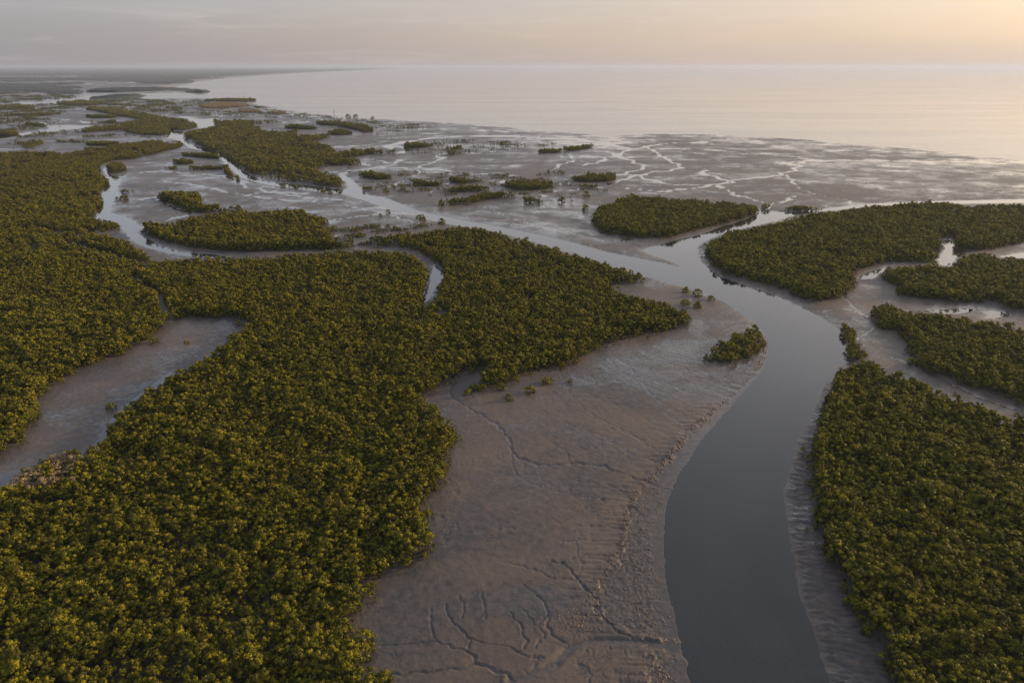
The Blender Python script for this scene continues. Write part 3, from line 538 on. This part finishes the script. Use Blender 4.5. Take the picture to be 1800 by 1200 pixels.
for i, (_, lab) in enumerate(POOLS): water_sheet('pool', [7 + i], M_POOL, lab, -.003)

def height_at(x, y):
    """terrain height by nearest grid vertex"""
    x = np.asarray(x, float); y = np.asarray(y, float)
    r = np.clip(np.searchsorted(yrow, y), 1, NR - 1); r = np.where(np.abs(yrow[r - 1] - y) < np.abs(yrow[r] - y), r - 1, r)
    c = np.clip(np.rint((x / (yrow[r] * CP + CAM_H * SP) + .98) / 1.96 * (NC - 1)).astype(int), 0, NC - 1)
    return Hg[r, c]

# ------------------------------------------------------------------ far wooded land
def far_land(pts, H0, label, nu=420, nv=46):
    a = np.array(pts, float); ulo, uhi = a[:, 0].min(), a[:, 0].max(); vlo, vhi = a[:, 1].min(), a[:, 1].max()
    us = np.linspace(ulo, uhi, nu); vs = np.linspace(vhi, vlo, nv); U, V = np.meshgrid(us, vs)
    q = ground(U.ravel(), V.ravel()); poly = W(pts)
    ins = inside(q, poly); d, _ = seg_dist(q, poly, True); d[~ins] *= -1
    d = d + (320 if H0 < 10 else 190) * (fbm(q[:, 0], q[:, 1] / 3, 280, 4, 113) - (.10 if H0 < 10 else .05))
    edge = np.minimum(U.ravel() - ulo, uhi - U.ravel()) + 5 * noise(q[:, 0] / 300, q[:, 1] / 500, 117); d = np.minimum(d, edge * 9 - 60) if H0 < 10 else d
    if H0 > 10: cut = fbm(q[:, 0] / 1.6, q[:, 1] / 5, 700, 3, 115) > .42; d = np.where(cut & (q[:, 1] < 13000), np.minimum(d, -60), d)
    z = sstep(-40, 60, d) * H0 * (.7 + .5 * fbm(q[:, 0], q[:, 1], 260, 3, 111)) + sstep(0, 60, d) * 5 * rng.random(len(q)) - sstep(0, -40, d) * 2
    kk = np.arange(nu * nv).reshape(nv, nu); fc = np.stack([kk[:-1, :-1], kk[:-1, 1:], kk[1:, 1:], kk[1:, :-1]], -1).reshape(-1, 4)
    keep = (d[fc] > -30).any(1); fc = fc[keep]; used, inv = np.unique(fc, return_inverse=True)
    me = mesh_from('far_woodland', np.concatenate([q, z[:, None]], 1)[used], inv.reshape(-1, 4), M_CANOPY)
    tag(link(bpy.data.objects.new('far_woodland', me)), label, 'woodland', kind='stuff')
far_land([(-300,118.6),(690,118.6),(686,120.6),(640,122.6),(560,125.4),(480,129),(400,134.5),(330,142),(300,149),(240,144),(150,142),(60,144),(-300,143)], 13, 'hazy slate blue wooded coast along the horizon on the left')
far_land([(-300,147),(60,148),(130,147),(152,157),(132,166),(60,163),(0,168),(-300,170)], 9, 'dull green distant woodland at the left border under the hazy coast')
far_land([(147,158),(220,155.5),(320,156.5),(372,159),(340,162.5),(240,162.8),(160,162.5)], 8, 'thin dark wooded spit pointing into the sea at far left')
far_land([(155,172.5),(210,168.5),(300,170),(290,173),(215,174.8),(162,175)], 8, 'low dark wooded bar in the grey inlet at far left')

# ------------------------------------------------------------------ mangrove trees
def crown_mesh(name, seed, Rr, zlo, zhi, lobes, leaves, mat, skirt=.22):
    r = np.random.default_rng(seed); cs = []; k = 0
    while len(cs) < lobes:
        a = r.uniform(0, 6.283); t = r.random() ** .62; rad = Rr * t * r.uniform(.75, 1.08)
        top = zlo + (zhi - zlo) * math.sqrt(max(0, 1 - (.86 * t) ** 2))
        z = top - abs(r.normal(0, .22)) * (1 + (t > .75) * 2.2) ; z = max(z, .55)
        if r.random() < skirt: rad = Rr * r.uniform(.72, .98); z = r.uniform(.35, zlo + .5 * (zhi - zlo))
        cs.append((rad * math.cos(a), rad * math.sin(a), z + r.normal(0, .26), r.uniform(.28, .52)))
    V = []; F = []; T = []
    mid = np.array([0, 0, zlo + .35 * (zhi - zlo)])
    for (x, y, z, lr) in cs:
        c = np.array([x, y, z]); out = c - mid; out /= np.linalg.norm(out) + 1e-6; lt = min(1, max(0, r.uniform(-.15, .9) + .35 * (z - zlo) / (zhi - zlo) * (.3 + .7 * r.random())))  # random lobe tone; higher lobes coloured lighter to look like sunlit tips
        for _ in range(leaves):
            n = r.normal(size=3) + out * .55 + np.array([0, 0, .45]); n /= np.linalg.norm(n)
            p = c + n * lr * r.uniform(.45, 1.25) * np.array([1.1, 1.1, .85])
            nn = n + r.normal(size=3) * .28; nn /= np.linalg.norm(nn)
            t1 = np.cross(nn, r.normal(size=3)); t1 /= np.linalg.norm(t1) + 1e-9; t2 = np.cross(nn, t1)
            L = r.uniform(.13, .22); w_ = L * r.uniform(.5, .72)
            b = len(V); V += [p - t1 * L, p + t2 * w_, p + t1 * L, p - t2 * w_]; F.append((b, b + 1, b + 2, b + 3))
            T += [min(1, max(0, .90 * lt ** 2.2 + .28 * r.random() - .12 + .16 * n[2]))] * 4  # leaves facing up get paler colour too, sunlight painted into the leaf
    me = mesh_from(name, np.array(V), np.array(F), mat); vattr(me, 'lit_tint', np.array(T)); return me
def tube(V, F, a, b, ra, rb, n=5):
    a = np.array(a, float); b = np.array(b, float); ax = b - a; ax /= np.linalg.norm(ax)
    t1 = np.cross(ax, (0.31, .7, .2)); t1 /= np.linalg.norm(t1); t2 = np.cross(ax, t1); o = len(V)
    for k in range(n):
        an = 6.2832 * k / n; V.append(a + ra * (math.cos(an) * t1 + math.sin(an) * t2))
    for k in range(n):
        an = 6.2832 * k / n; V.append(b + rb * (math.cos(an) * t1 + math.sin(an) * t2))
    for k in range(n): F.append((o + k, o + (k + 1) % n, o + n + (k + 1) % n, o + n + k))
def trunk_mesh(name, seed, zhi, Rr):
    r = random.Random(seed); V = []; F = []
    p0 = (0, 0, -.35); p1 = (r.uniform(-.15, .15), r.uniform(-.15, .15), zhi * .3); p2 = (r.uniform(-.3, .3), r.uniform(-.3, .3), zhi * .62)
    tube(V, F, p0, p1, .15, .11, 6); tube(V, F, p1, p2, .11, .07, 6); tube(V, F, p2, (p2[0] * 1.3, p2[1] * 1.3, zhi * .92), .07, .02)
    for k in range(7):
        an = k * .9 + r.uniform(-.3, .3); s_ = p1 if k < 4 else p2; L = Rr * r.uniform(.55, .95)
        tube(V, F, s_, (s_[0] + L * math.cos(an), s_[1] + L * math.sin(an), s_[2] + zhi * r.uniform(.15, .38)), .06, .02, 4)
    for k in range(6):                                             # stilt roots
        an = k * 1.05 + r.uniform(-.3, .3)
        tube(V, F, (0, 0, zhi * .16), (.75 * math.cos(an), .75 * math.sin(an), -.25), .04, .03, 4)
    return mesh_from(name, np.array(V), np.array(F), M_BARK, smooth=True)
NVAR = 7
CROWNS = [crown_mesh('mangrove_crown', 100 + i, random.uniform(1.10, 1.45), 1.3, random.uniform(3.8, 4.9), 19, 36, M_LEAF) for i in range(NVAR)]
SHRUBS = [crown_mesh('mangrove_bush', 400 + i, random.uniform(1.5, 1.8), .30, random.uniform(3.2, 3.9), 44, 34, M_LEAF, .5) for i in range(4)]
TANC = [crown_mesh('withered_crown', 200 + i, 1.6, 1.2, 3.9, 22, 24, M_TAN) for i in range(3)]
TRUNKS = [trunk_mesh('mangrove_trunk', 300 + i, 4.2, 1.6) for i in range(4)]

def scatter(poly, spacing, inset, holes=(), keep=None):
    lo = poly.min(0); hi = poly.max(0)
    nx = int((hi[0] - lo[0]) / spacing) + 1; ny = int((hi[1] - lo[1]) / spacing) + 1
    gx, gy = np.meshgrid(np.arange(nx), np.arange(ny)); gx = gx + .5 * (gy % 2)
    q = np.stack([lo[0] + gx.ravel() * spacing, lo[1] + gy.ravel() * spacing], -1) + rng.uniform(-.38, .38, (nx * ny, 2)) * spacing
    if keep is not None: q = q[keep(q)]
    q = q[inside(q, poly)]
    if len(q) and inset > 0:
        d, _ = seg_dist(q, poly, True)
        d = d + .8 * noise(q[:, 0] / 5, q[:, 1] / 5, 120)
        q = q[d > inset]
    return q
clear_w = W(CLEAR)
# the clearing is seen past the crowns in front of it: its near side is set back by their height
cl = np.array(CLEAR, float); zc = np.where(np.arange(len(cl)) >= 18, 3.6, .2); clear_w = ground(cl[:, 0], cl[:, 1], zc)
seams_w = [(W(smooth_line(p_, 4), 3.8), hw) for p_, hw in SEAMS]
tan_w = [W(t_, 3.0) for t_ in (TAN1, TAN2, TAN3)]
def in_view(q, z=2.5, mu=160, mv=70):
    pp, d = project(np.stack([q[:, 0], q[:, 1], np.full(len(q), z)], -1))
    return (pp[:, 0] > -mu) & (pp[:, 0] < 1800 + mu) & (pp[:, 1] < 1200 + mv) & (d > 0)
woods = []
for wi, (pts, Hc, kind, lab) in enumerate(WOODS):
    poly = W_canopy(pts, Hc)
    dist = np.median(poly[:, 1]) if kind != 'big' else 200
    sp = {'big': 1.85, 'mid': 2.0, 'far': 2.9, 'tan': 3.5}[kind]
    area = .5 * abs(np.sum(poly[:, 0] * np.roll(poly[:, 1], -1) - np.roll(poly[:, 0], -1) * poly[:, 1]))
    if kind == 'far' and area > 30000: sp = 4.2
    if kind == 'far' and area < 6000: sp = 1.9
    q = scatter(poly, sp, .35 if 'file of' in lab else {'big': .9, 'mid': 1.0, 'far': 0 if area < 6000 else .25, 'tan': .5}[kind], keep=in_view)
    if kind == 'big' and wi == 0: q = q[~inside(q, clear_w)]
    thin = rng.random(len(q)) > .03; dip = np.zeros(len(q), bool)
    for ln, hw in seams_w:
        hw *= 1.35; ii = near_ids(q, ln, hw * 2)
        if not len(ii): continue
        d, _ = seg_dist(q[ii], ln, False); hit = ii[d < hw * (.75 + .5 * rng.random(len(ii)))]
        if len(hit) and q[hit, 1].mean() < 330: dip[hit] = True
        elif len(hit): thin[hit] = False
    gs, gw = {'big': (34, 1.2), 'mid': (36, 1.4), 'far': (75, 8.0), 'tan': (60, 6)}[kind]; deep = (kind == 'far') | (q[:, 1] > 430)
    gw = gw + np.maximum(0, q[:, 1] - 350) * .0075 * (kind == 'big')
    gv = noise(q[:, 0] / gs + 4 * 0, q[:, 1] / gs, 140) + .25 * noise(q[:, 0] / 9, q[:, 1] / 9, 141); gm = noise(q[:, 0] / 120, q[:, 1] / 120, 142) > -.1
    lowm = ((np.abs(gv) < gw / gs * 1.5) & gm); lowm &= not (kind == 'far' and area < 6000); deep = deep & ~dip; lowm = lowm | dip; lowm2 = lowm[thin & ~(lowm & deep)]
    thin &= ~(lowm & deep)
    q = q[thin]
    # far part of the biggest wood: wider spacing
    sc = Hc / 4.4 * (1 + (.30 * noise(q[:, 0] / 60, q[:, 1] / 45, 132) if kind == 'far' else .12 * noise(q[:, 0] / 45, q[:, 1] / 45, 132)) + .24 * noise(q[:, 0] / 19, q[:, 1] / 19, 130) + .24 * noise(q[:, 0] / 6.5, q[:, 1] / 6.5, 131)) * rng.uniform(.62, 1.30, len(q))
    sc0 = sc; sc = np.where(lowm2, sc * .72, sc)
    if kind == 'far' and area < 6000: sp *= 1.5; sc = sc * .85; sc0 = sc
    wd = np.maximum(sc0 * sp / 1.95 / (Hc / 4.4), sc0 * .95)
    woods.append([q, sc, wd, kind, lab])

# --- single trees: copies of the seven prototypes' meshes
def tree_thing(name, x, y, hs, ws, label, cat, group, crown, var):
    root = bpy.data.objects.new(name, None); root.empty_display_size = .5; link(root)
    root.location = (x, y, float(height_at(x, y))); root.rotation_euler = (0, 0, random.uniform(0, 6.283)); root.scale = (ws, ws, hs)
    tag(root, label, cat, group)
    for nm, me_ in (('trunk', TRUNKS[var % 4]), ('crown', crown[var % len(crown)])):
        c = bpy.data.objects.new(nm, me_); c.parent = root; link(c)
        if nm == 'crown': cr = c
    return cr
left, right = woods[0], [w_ for w_ in woods if w_[4].startswith('thick dark-fronted')][0]
for w_ in (left, right):
    pass
allq = []
for k_, w_ in ((0, left), (1, right)):
    pp, dd = project(np.stack([w_[0][:, 0], w_[0][:, 1], np.full(len(w_[0]), 2.5)], -1))
    ok = (pp[:, 0] > 0) & (pp[:, 0] < 1800) & (pp[:, 1] > 0) & (pp[:, 1] < 1195)
    for i in np.nonzero(ok)[0]: allq.append((dd[i] + .0 * pp[i, 1], k_, i, pp[i, 0], pp[i, 1]))
allq.sort(); near = allq[:262]
edgeL = W_canopy(WOODS[0][0], 4.8); protos = []
GRP = 'nearest mangrove trees along the bottom of the picture'
for j, (_, k_, i, pu, pv) in enumerate(near):
    w_ = (left, right)[k_]; x, y = w_[0][i]
    if k_ == 0:
        d, _ = seg_dist(w_[0][i][None], edgeL, True); edge = d[0] < 4.2
        lab = 'yellow-green mangrove at the ragged mud edge of the left forest, bottom of picture' if edge else 'olive green mangrove packed in the left forest ' + ('in the bottom left corner' if pu < 170 else 'at the bottom border, right of the corner' if pu < 340 else 'at the bottom border, nearing the mudflat')
    else:
        lab = ('dark mangrove on the river-facing front of the right-hand forest, near the bottom border' if pu < 1640 else 'round olive mangrove inside the right-hand forest, in the bottom right corner of the picture')
    cr = tree_thing('mangrove_tree', x, y, w_[1][i], w_[2][i], lab, 'tree', GRP, CROWNS, j)
    if len(protos) < NVAR: protos.append(cr)
for k_, w_ in ((0, left), (1, right)):
    drop = np.zeros(len(w_[0]), bool); drop[[n_[2] for n_ in near if n_[1] == k_]] = True
    for a_i in range(3): w_[a_i] = w_[a_i][~drop]
# --- withered trees by the left pool, each its own thing
tanprotos = []
inT = inside(left[0], tan_w[0]); inT &= rng.random(len(inT)) < .8; inT &= np.cumsum(inT) <= 110; tq = left[0][inT]; ts = left[1][inT]
for j in range(len(tq)):
    cr = tree_thing('withered_mangrove', tq[j, 0], tq[j, 1], ts[j] * .9, ts[j], 'tan half-withered mangrove in the pale patch beside the left pool', 'tree', 'withered mangroves beside the left pool', TANC, j)
    if len(tanprotos) < 3: tanprotos.append(cr)
inT_all = inT.copy()
tanpts = []
for tw in tan_w[1:]:
    m1 = inside(left[0], tw) & (rng.random(len(left[0])) < .75); tanpts.append((left[0][m1], left[1][m1], left[2][m1])); inT_all |= m1
for a_i in range(3): left[a_i] = left[a_i][~inT_all]

# --- lone shrubs on the mud, each told apart
LONE = [(1205,513,1.0,'bush-like mangrove leading the row of five on the river-side mud'),(1226,519,1.2,'largest rounded mangrove in the row of five on the river-side mud'),(1250,527,.9,'small mangrove nearest the river in the row of five'),(1204,536,1.1,'rounded mangrove below the row, touching the forest point'),(1226,540,1.1,'rounded mangrove standing just right of the forest point'),
 (895,702,.75,'small yellow mangrove alone on mud below the forest spur'),(932,691,1.0,'bushy yellow mangrove on mud right of the smallest lone one'),(962,673,.95,'mangrove on mud under the dark forest edge, close to the spur'),(1002,671,.45,'tiny mangrove seedling on mud at the start of a gully'),(880,684,.8,'mangrove at the foot of the forest spur beside the gully mouth'),
 (272,603,1.0,'lone rounded mangrove on the rim of the left mud clearing'),(328,603,.5,'tiny low shrub in the middle of the left mud clearing'),(425,594,1.0,'mangrove standing in the right corner of the left mud clearing'),(420,572,.8,'thin mangrove in the top right corner of the left mud clearing'),(196,718,.8,'small shrub on the water strip of the left mud clearing'),
 (740,388,1.7,'dark rounded mangrove alone on the near river bank, left of a pair'),(777,394,1.5,'dark rounded mangrove on the near river bank, right of a pair'),(682,374,.9,'small dark shrub on the mud beside the river'),(669,380,.8,'lone dark shrub on the streaked mud near the river'),(568,337,1.1,'small shrub in the river below the riverside wood, left one'),(581,340,1.1,'small shrub in the river below the riverside wood, right one'),
 (1030,347,1.7,'lone dark mangrove above the left end of the big island'),(1028,369,1.5,'lone mangrove just off the left end of the big island'),(1346,366,1.6,'lone mangrove in the gap at the right tip of the big island'),(708,334,1.5,'single dark mangrove between two clumps on the middle flat'),(679,338,1.4,'small rounded mangrove near the river corner clump'),
 (612,207,3.0,'tall lone tree by the sea edge above the long islet'),(625,206,2.6,'tree beside the tall lone one at the sea edge'),(655,209,2.0,'small bush standing at the sea edge'),(1640,468,1.2,'lone mangrove by the bright gap pool'),(1603,640,1.0,'shrub on the mud at the foot of the wedge wood'),
 (640,1128,1.0,'yellow mangrove stepping out onto the mud at the lower left edge'),(672,1200,1.0,'yellow mangrove cut by the bottom border on the mud'),(643,1152,.9,'second yellow mangrove on the mud above the cut one'),(752,905,.7,'small mangrove on mud tucked below the forest bulge')]
for j, (u, v, sc_, lab) in enumerate(LONE):
    g_ = ground(u, v, .5); cr = tree_thing('mangrove_shrub', float(g_[0]), float(g_[1]), sc_ * random.uniform(.75, .9), sc_ * 1.3, lab, 'shrub', 'single mangroves standing on the mud', SHRUBS, j)
# the open thicket on the point bar: trees one can tell apart
THICK = [(1232,625),(1255,611),(1255,597),(1275,590),(1300,582),(1328,570),(1334,582),(1338,600),(1332,617),(1310,630),(1280,639),(1260,641),(1240,636)]
tp = scatter(W_canopy(THICK, 4.0), 2.9, 0); tp = tp[rng.random(len(tp)) < .80]; tp = tp + rng.normal(0, .8, tp.shape)
for j, (x, y) in enumerate(tp):
    h_ = random.uniform(.5, 1.2)
    tree_thing('thicket_mangrove', float(x), float(y), h_, h_ * 1.15, 'golden-lit mangrove in the small open thicket on the point bar by the river bend', 'tree', 'mangroves of the thicket on the point bar', SHRUBS, j)

# --- the woods themselves: instanced crowns, one object for each wood
def wood_nodes(name, objs):
    ng = bpy.data.node_groups.new(name, 'GeometryNodeTree'); ng.interface.new_socket('Geometry', in_out='INPUT', socket_type='NodeSocketGeometry'); ng.interface.new_socket('Geometry', in_out='OUTPUT', socket_type='NodeSocketGeometry')
    N = ng.nodes; L = ng.links; gi = N.new('NodeGroupInput'); go = N.new('NodeGroupOutput'); jn = N.new('GeometryNodeJoinGeometry')
    for ob in objs:
        oi = N.new('GeometryNodeObjectInfo'); oi.transform_space = 'ORIGINAL'; oi.inputs['Object'].default_value = ob; oi.inputs['As Instance'].default_value = True
        L.new(oi.outputs['Geometry'], jn.inputs[0])
    def at(nm, tp_):
        a = N.new('GeometryNodeInputNamedAttribute'); a.data_type = tp_; a.inputs['Name'].default_value = nm; return a.outputs['Attribute']
    ip = N.new('GeometryNodeInstanceOnPoints'); ip.inputs['Pick Instance'].default_value = True
    L.new(gi.outputs[0], ip.inputs['Points']); L.new(jn.outputs[0], ip.inputs['Instance']); L.new(at('variant', 'INT'), ip.inputs['Instance Index'])
    cx = N.new('ShaderNodeCombineXYZ'); L.new(at('turn', 'FLOAT'), cx.inputs[2]); er = N.new('FunctionNodeEulerToRotation'); L.new(cx.outputs[0], er.inputs[0]); L.new(er.outputs[0], ip.inputs['Rotation'])
    c2 = N.new('ShaderNodeCombineXYZ'); L.new(at('width', 'FLOAT'), c2.inputs[0]); L.new(at('width', 'FLOAT'), c2.inputs[1]); L.new(at('tall', 'FLOAT'), c2.inputs[2]); L.new(c2.outputs[0], ip.inputs['Scale'])
    L.new(ip.outputs[0], go.inputs[0]); return ng
NG = wood_nodes('wood', protos); NGT = wood_nodes('withered_wood', tanprotos)
def wood_object(name, q, sc, wd, label, ng, nvar, cat, sink_=.3):
    me = bpy.data.meshes.new(name); me.vertices.add(len(q))
    me.vertices.foreach_set('co', np.concatenate([q, (height_at(q[:, 0], q[:, 1]) - sink_ * sc)[:, None]], 1).astype(np.float32).ravel())
    vattr(me, 'tall', sc); vattr(me, 'width', wd); vattr(me, 'turn', rng.uniform(0, 6.283, len(q))); vattr(me, 'variant', rng.integers(0, nvar, len(q)), 'INT')
    o = link(bpy.data.objects.new(name, me)); md = o.modifiers.new('crowns', 'NODES'); md.node_group = ng
    return tag(o, label, cat, kind='stuff')
total = 0
for q, sc, wd, kind, lab in woods:
    if not len(q): continue
    total += len(q)
    wood_object('mangrove_forest' if len(q) > 800 else 'mangrove_thicket', q, sc, wd, lab, NGT if kind == 'tan' else NG, 3 if kind == 'tan' else NVAR, 'forest' if len(q) > 800 else 'thicket', {'big': .2, 'mid': .4, 'far': .75, 'tan': .9}[kind])
tq2 = np.concatenate([t_[0] for t_ in tanpts]); wood_object('withered_mangroves', tq2, np.concatenate([t_[1] for t_ in tanpts]), np.concatenate([t_[2] for t_ in tanpts]), 'pale pinkish withered fringe of mangroves at the head of the silver inlet', NGT, 3, 'thicket')
print('trees in woods', total, 'lone thicket', len(tp), 'tan', len(tq))

def scrub(name, label, regions, spacing, size, thr, sc_noise, cat):
    Q = []; S = []
    for pts in regions:
        q = scatter(W(pts), spacing, 0); a = noise(q[:, 0] / sc_noise / 2.2, q[:, 1] / sc_noise, 191) + .5 * noise(q[:, 0] / sc_noise * 1.3, q[:, 1] / sc_noise * 2, 192)
        h = height_at(q[:, 0], q[:, 1]); kk = (a > thr) & (h > .12) & (rng.random(len(q)) < .85); Q.append(q[kk]); S.append(size * (.6 + np.clip(a[kk] - thr, 0, .6)) * rng.uniform(.6, 1.2, kk.sum()))
    q = np.concatenate(Q); sz = np.concatenate(S); wood_object(name, q, sz, sz * 1.7, label, NG, NVAR, cat, .8); print(name, len(q))
scrub('marsh_scrub', 'broken strips of marsh scrub scattered over the far mudflat at the left', [[(-40,262),(-40,168),(140,168),(300,178),(340,204),(210,194),(140,188),(100,205),(130,225),(250,214),(210,232),(100,236),(60,262)]], 6.0, 1.4, .27, 34, 'scrub')
scrub('marsh_scrub', 'thin dark scrub dotted along the outer flat at the far sea edge', [[(300,200),(300,176),(420,176),(500,196),(640,212),(780,222),(700,232),(660,240),(600,222),(480,208),(380,206)]], 5.0, .9, .34, 22, 'scrub')
scrub('marsh_scrub', 'low patchy scrub between the mangrove clumps on the middle flat', [[(625,300),(700,300),(900,308),(1000,322),(1080,340),(960,352),(880,345),(760,346),(700,338),(640,322)]], 2.4, .55, .36, 11, 'scrub')
scrub('marsh_scrub', 'low brownish scrub fringing the flat above the forest left of centre', [[(540,425),(560,400),(620,402),(700,398),(770,396),(760,402),(680,412),(610,424)]], 2.0, .6, .05, 9, 'scrub')
scrub('marsh_scrub', 'sparse scrub and dark tufts around the small outer islets', [[(700,250),(780,246),(920,250),(1000,256),(900,266),(820,276),(720,272)]], 4.0, .8, .42, 16, 'scrub')
def seedlings(poly, n, label):
    seg = np.roll(poly, -1, 0) - poly; L = np.linalg.norm(seg, axis=1); cm = np.cumsum(L); tt = rng.random(n) * cm[-1]; i = np.searchsorted(cm, tt); fr = 1 - (cm[i] - tt) / L[i]
    q = poly[i] + seg[i] * fr[:, None] + rng.normal(0, 1.0, (n, 2)) * (.6 + 1.6 * rng.random((n, 1)) ** 3)
    cl_ = noise(q[:, 0] / 6, q[:, 1] / 6, 195) > -.05; q = q[cl_ & in_view(q) & (height_at(q[:, 0], q[:, 1]) > .15)]
    sz = rng.uniform(.18, .8, len(q)) * rng.uniform(.6, 1, len(q)); wood_object('mangrove_seedlings', q, sz, sz * 1.4, label, NG, NVAR, 'seedlings')
seedlings(W_canopy(WOODS[0][0], 4.8), 5200, 'young mangrove seedlings straggling out along the mud edge of the left forest')
for pts_, Hc_, kind_, lab_ in WOODS:
    if kind_ == 'mid' or lab_.startswith('thick dark'):
        pw = W_canopy(pts_, Hc_); per = np.linalg.norm(np.roll(pw, -1, 0) - pw, axis=1).sum()
        seedlings(pw, int(min(1500, per * 1.1)), 'young mangroves fringing the ' + ' '.join(lab_.split()[:9]))
seedlings(clear_w, 900, 'young mangrove seedlings around the rim of the left mud clearing')

# ------------------------------------------------------------------ clods of mud along the scarp
def clod_object(name, lines, n, size, label, colr):
    m, t = material(name + '_mud'); pos = t.n('ShaderNodeNewGeometry').outputs['Position']
    a = t.mix(t.noise(pos, 1.2, 3), (*colr, 1), (colr[0] * .6, colr[1] * .62, colr[2] * .66, 1))
    t.n('ShaderNodeOutputMaterial', {0: t.n('ShaderNodeBsdfPrincipled', {'Base Color': a, 'Roughness': .45})})
    ico = np.array([(0, 0, 1), (.9, 0, .35), (.28, .85, .35), (-.72, .53, .35), (-.72, -.53, .35), (.28, -.85, .35), (.75, .5, -.5), (-.3, .9, -.5), (-.95, 0, -.5), (-.3, -.9, -.5), (.75, -.5, -.5)])
    tri = [(0, 1, 2), (0, 2, 3), (0, 3, 4), (0, 4, 5), (0, 5, 1), (1, 6, 2), (2, 7, 3), (3, 8, 4), (4, 9, 5), (5, 10, 1), (6, 7, 2), (7, 8, 3), (8, 9, 4), (9, 10, 5), (10, 6, 1)]
    V = []; F = []
    for px, sd, cnt in lines:
        ln = W(smooth_line(px, 6), .4); seg = np.cumsum(np.r_[0, np.linalg.norm(np.diff(ln, axis=0), axis=1)])
        for _ in range(cnt):
            tt = rng.random() * seg[-1]; x = np.interp(tt, seg, ln[:, 0]) + rng.normal(0, sd); y = np.interp(tt, seg, ln[:, 1]) + rng.normal(0, sd)
            h = float(height_at(x, y))
            if h < .03: continue
            an = rng.uniform(0, 6.28); sx, sy, sz = size * rng.uniform(.5, 1.5), size * rng.uniform(.4, .9), size * rng.uniform(.3, .75)
            v = ico * rng.uniform(.8, 1.2, (11, 3)) * (sx, sy, sz); c, s_ = math.cos(an), math.sin(an)
            v = np.stack([v[:, 0] * c - v[:, 1] * s_ + x, v[:, 0] * s_ + v[:, 1] * c + y, v[:, 2] + h], -1)
            b = len(V); V += list(v); F += [(i + b, j + b, k_ + b) for i, j, k_ in tri]
    me = mesh_from(name, np.array(V), np.array(F), m)
    tag(link(bpy.data.objects.new(name, me)), label, 'mud', kind='stuff')
clod_object('mud_clods', [(SCARP[:16], .55, 900), ([(1050,1062),(1010,1075),(1005,1095),(1040,1105)], 2.2, 160), ([(1205,800),(1165,860),(1140,930),(1130,1000),(1140,1080),(1165,1125)], 3.0, 750), ([(1190,810),(1168,870),(1158,950),(1162,1050),(1185,1130)], .8, 500), ([(1160,1160),(1185,1210)], 2.0, 160)], 0, .26, 'broken brown mud clods along the eroded scarp of the left river bank', (.15, .10, .075))
clod_object('clay_lumps', [([(1344,600),(1343,620),(1338,640),(1330,650)], .7, 90), ([(1260,722),(1215,762),(1170,815),(1140,845)], .8, 120)], 0, .42, 'rusty red clay lumps on the bank beside the point bar thicket', (.17, .075, .045))

# posts standing in the far shallows
V = []; F = []
for u, v, h_ in ((429,174,14), (587,201,12), (483,196,9)):
    g_ = ground(u, v); V = []; F = []; tube(V, F, (0, 0, -1), (.4, .2, h_ * .6), .8, .6, 6); tube(V, F, (.4, .2, h_ * .6), (0, 0, h_), .6, .3, 6); tube(V, F, (.4, .2, h_ * .6), (3, .5, h_ * .85), .4, .2, 5)
    me = mesh_from('dead_tree', np.array(V), np.array(F), M_BARK, smooth=True); o = link(bpy.data.objects.new('dead_tree', me)); o.location = (float(g_[0]), float(g_[1]), 0)
    tag(o, {429: 'bare dead tree standing in the far sea shallows, leftmost of three', 587: 'bare dead tree at the sea edge near the tall lone tree', 483: 'bare dead tree beside the brown scrub tuft'}[u], 'dead tree')

# ------------------------------------------------------------------ haze over land and sea
hb = np.array([(x, y, z) for z in (-5, 150) for y in (-900, 70000) for x in (-75000, 75000)], float)
hf = np.array([(0, 2, 3, 1), (4, 5, 7, 6), (0, 1, 5, 4), (2, 6, 7, 3), (0, 4, 6, 2), (1, 3, 7, 5)])
m, t = material('haze_air')
t.n('ShaderNodeOutputMaterial', {'Volume': t.n('ShaderNodeVolumePrincipled', {'Color': (.64, .71, .87, 1), 'Density': 4.6e-5, 'Anisotropy': .25})})
hz = link(bpy.data.objects.new('haze', mesh_from('haze', hb, hf, m)))
tag(hz, 'thin pale haze lying over the delta and the sea', 'haze', kind='stuff')
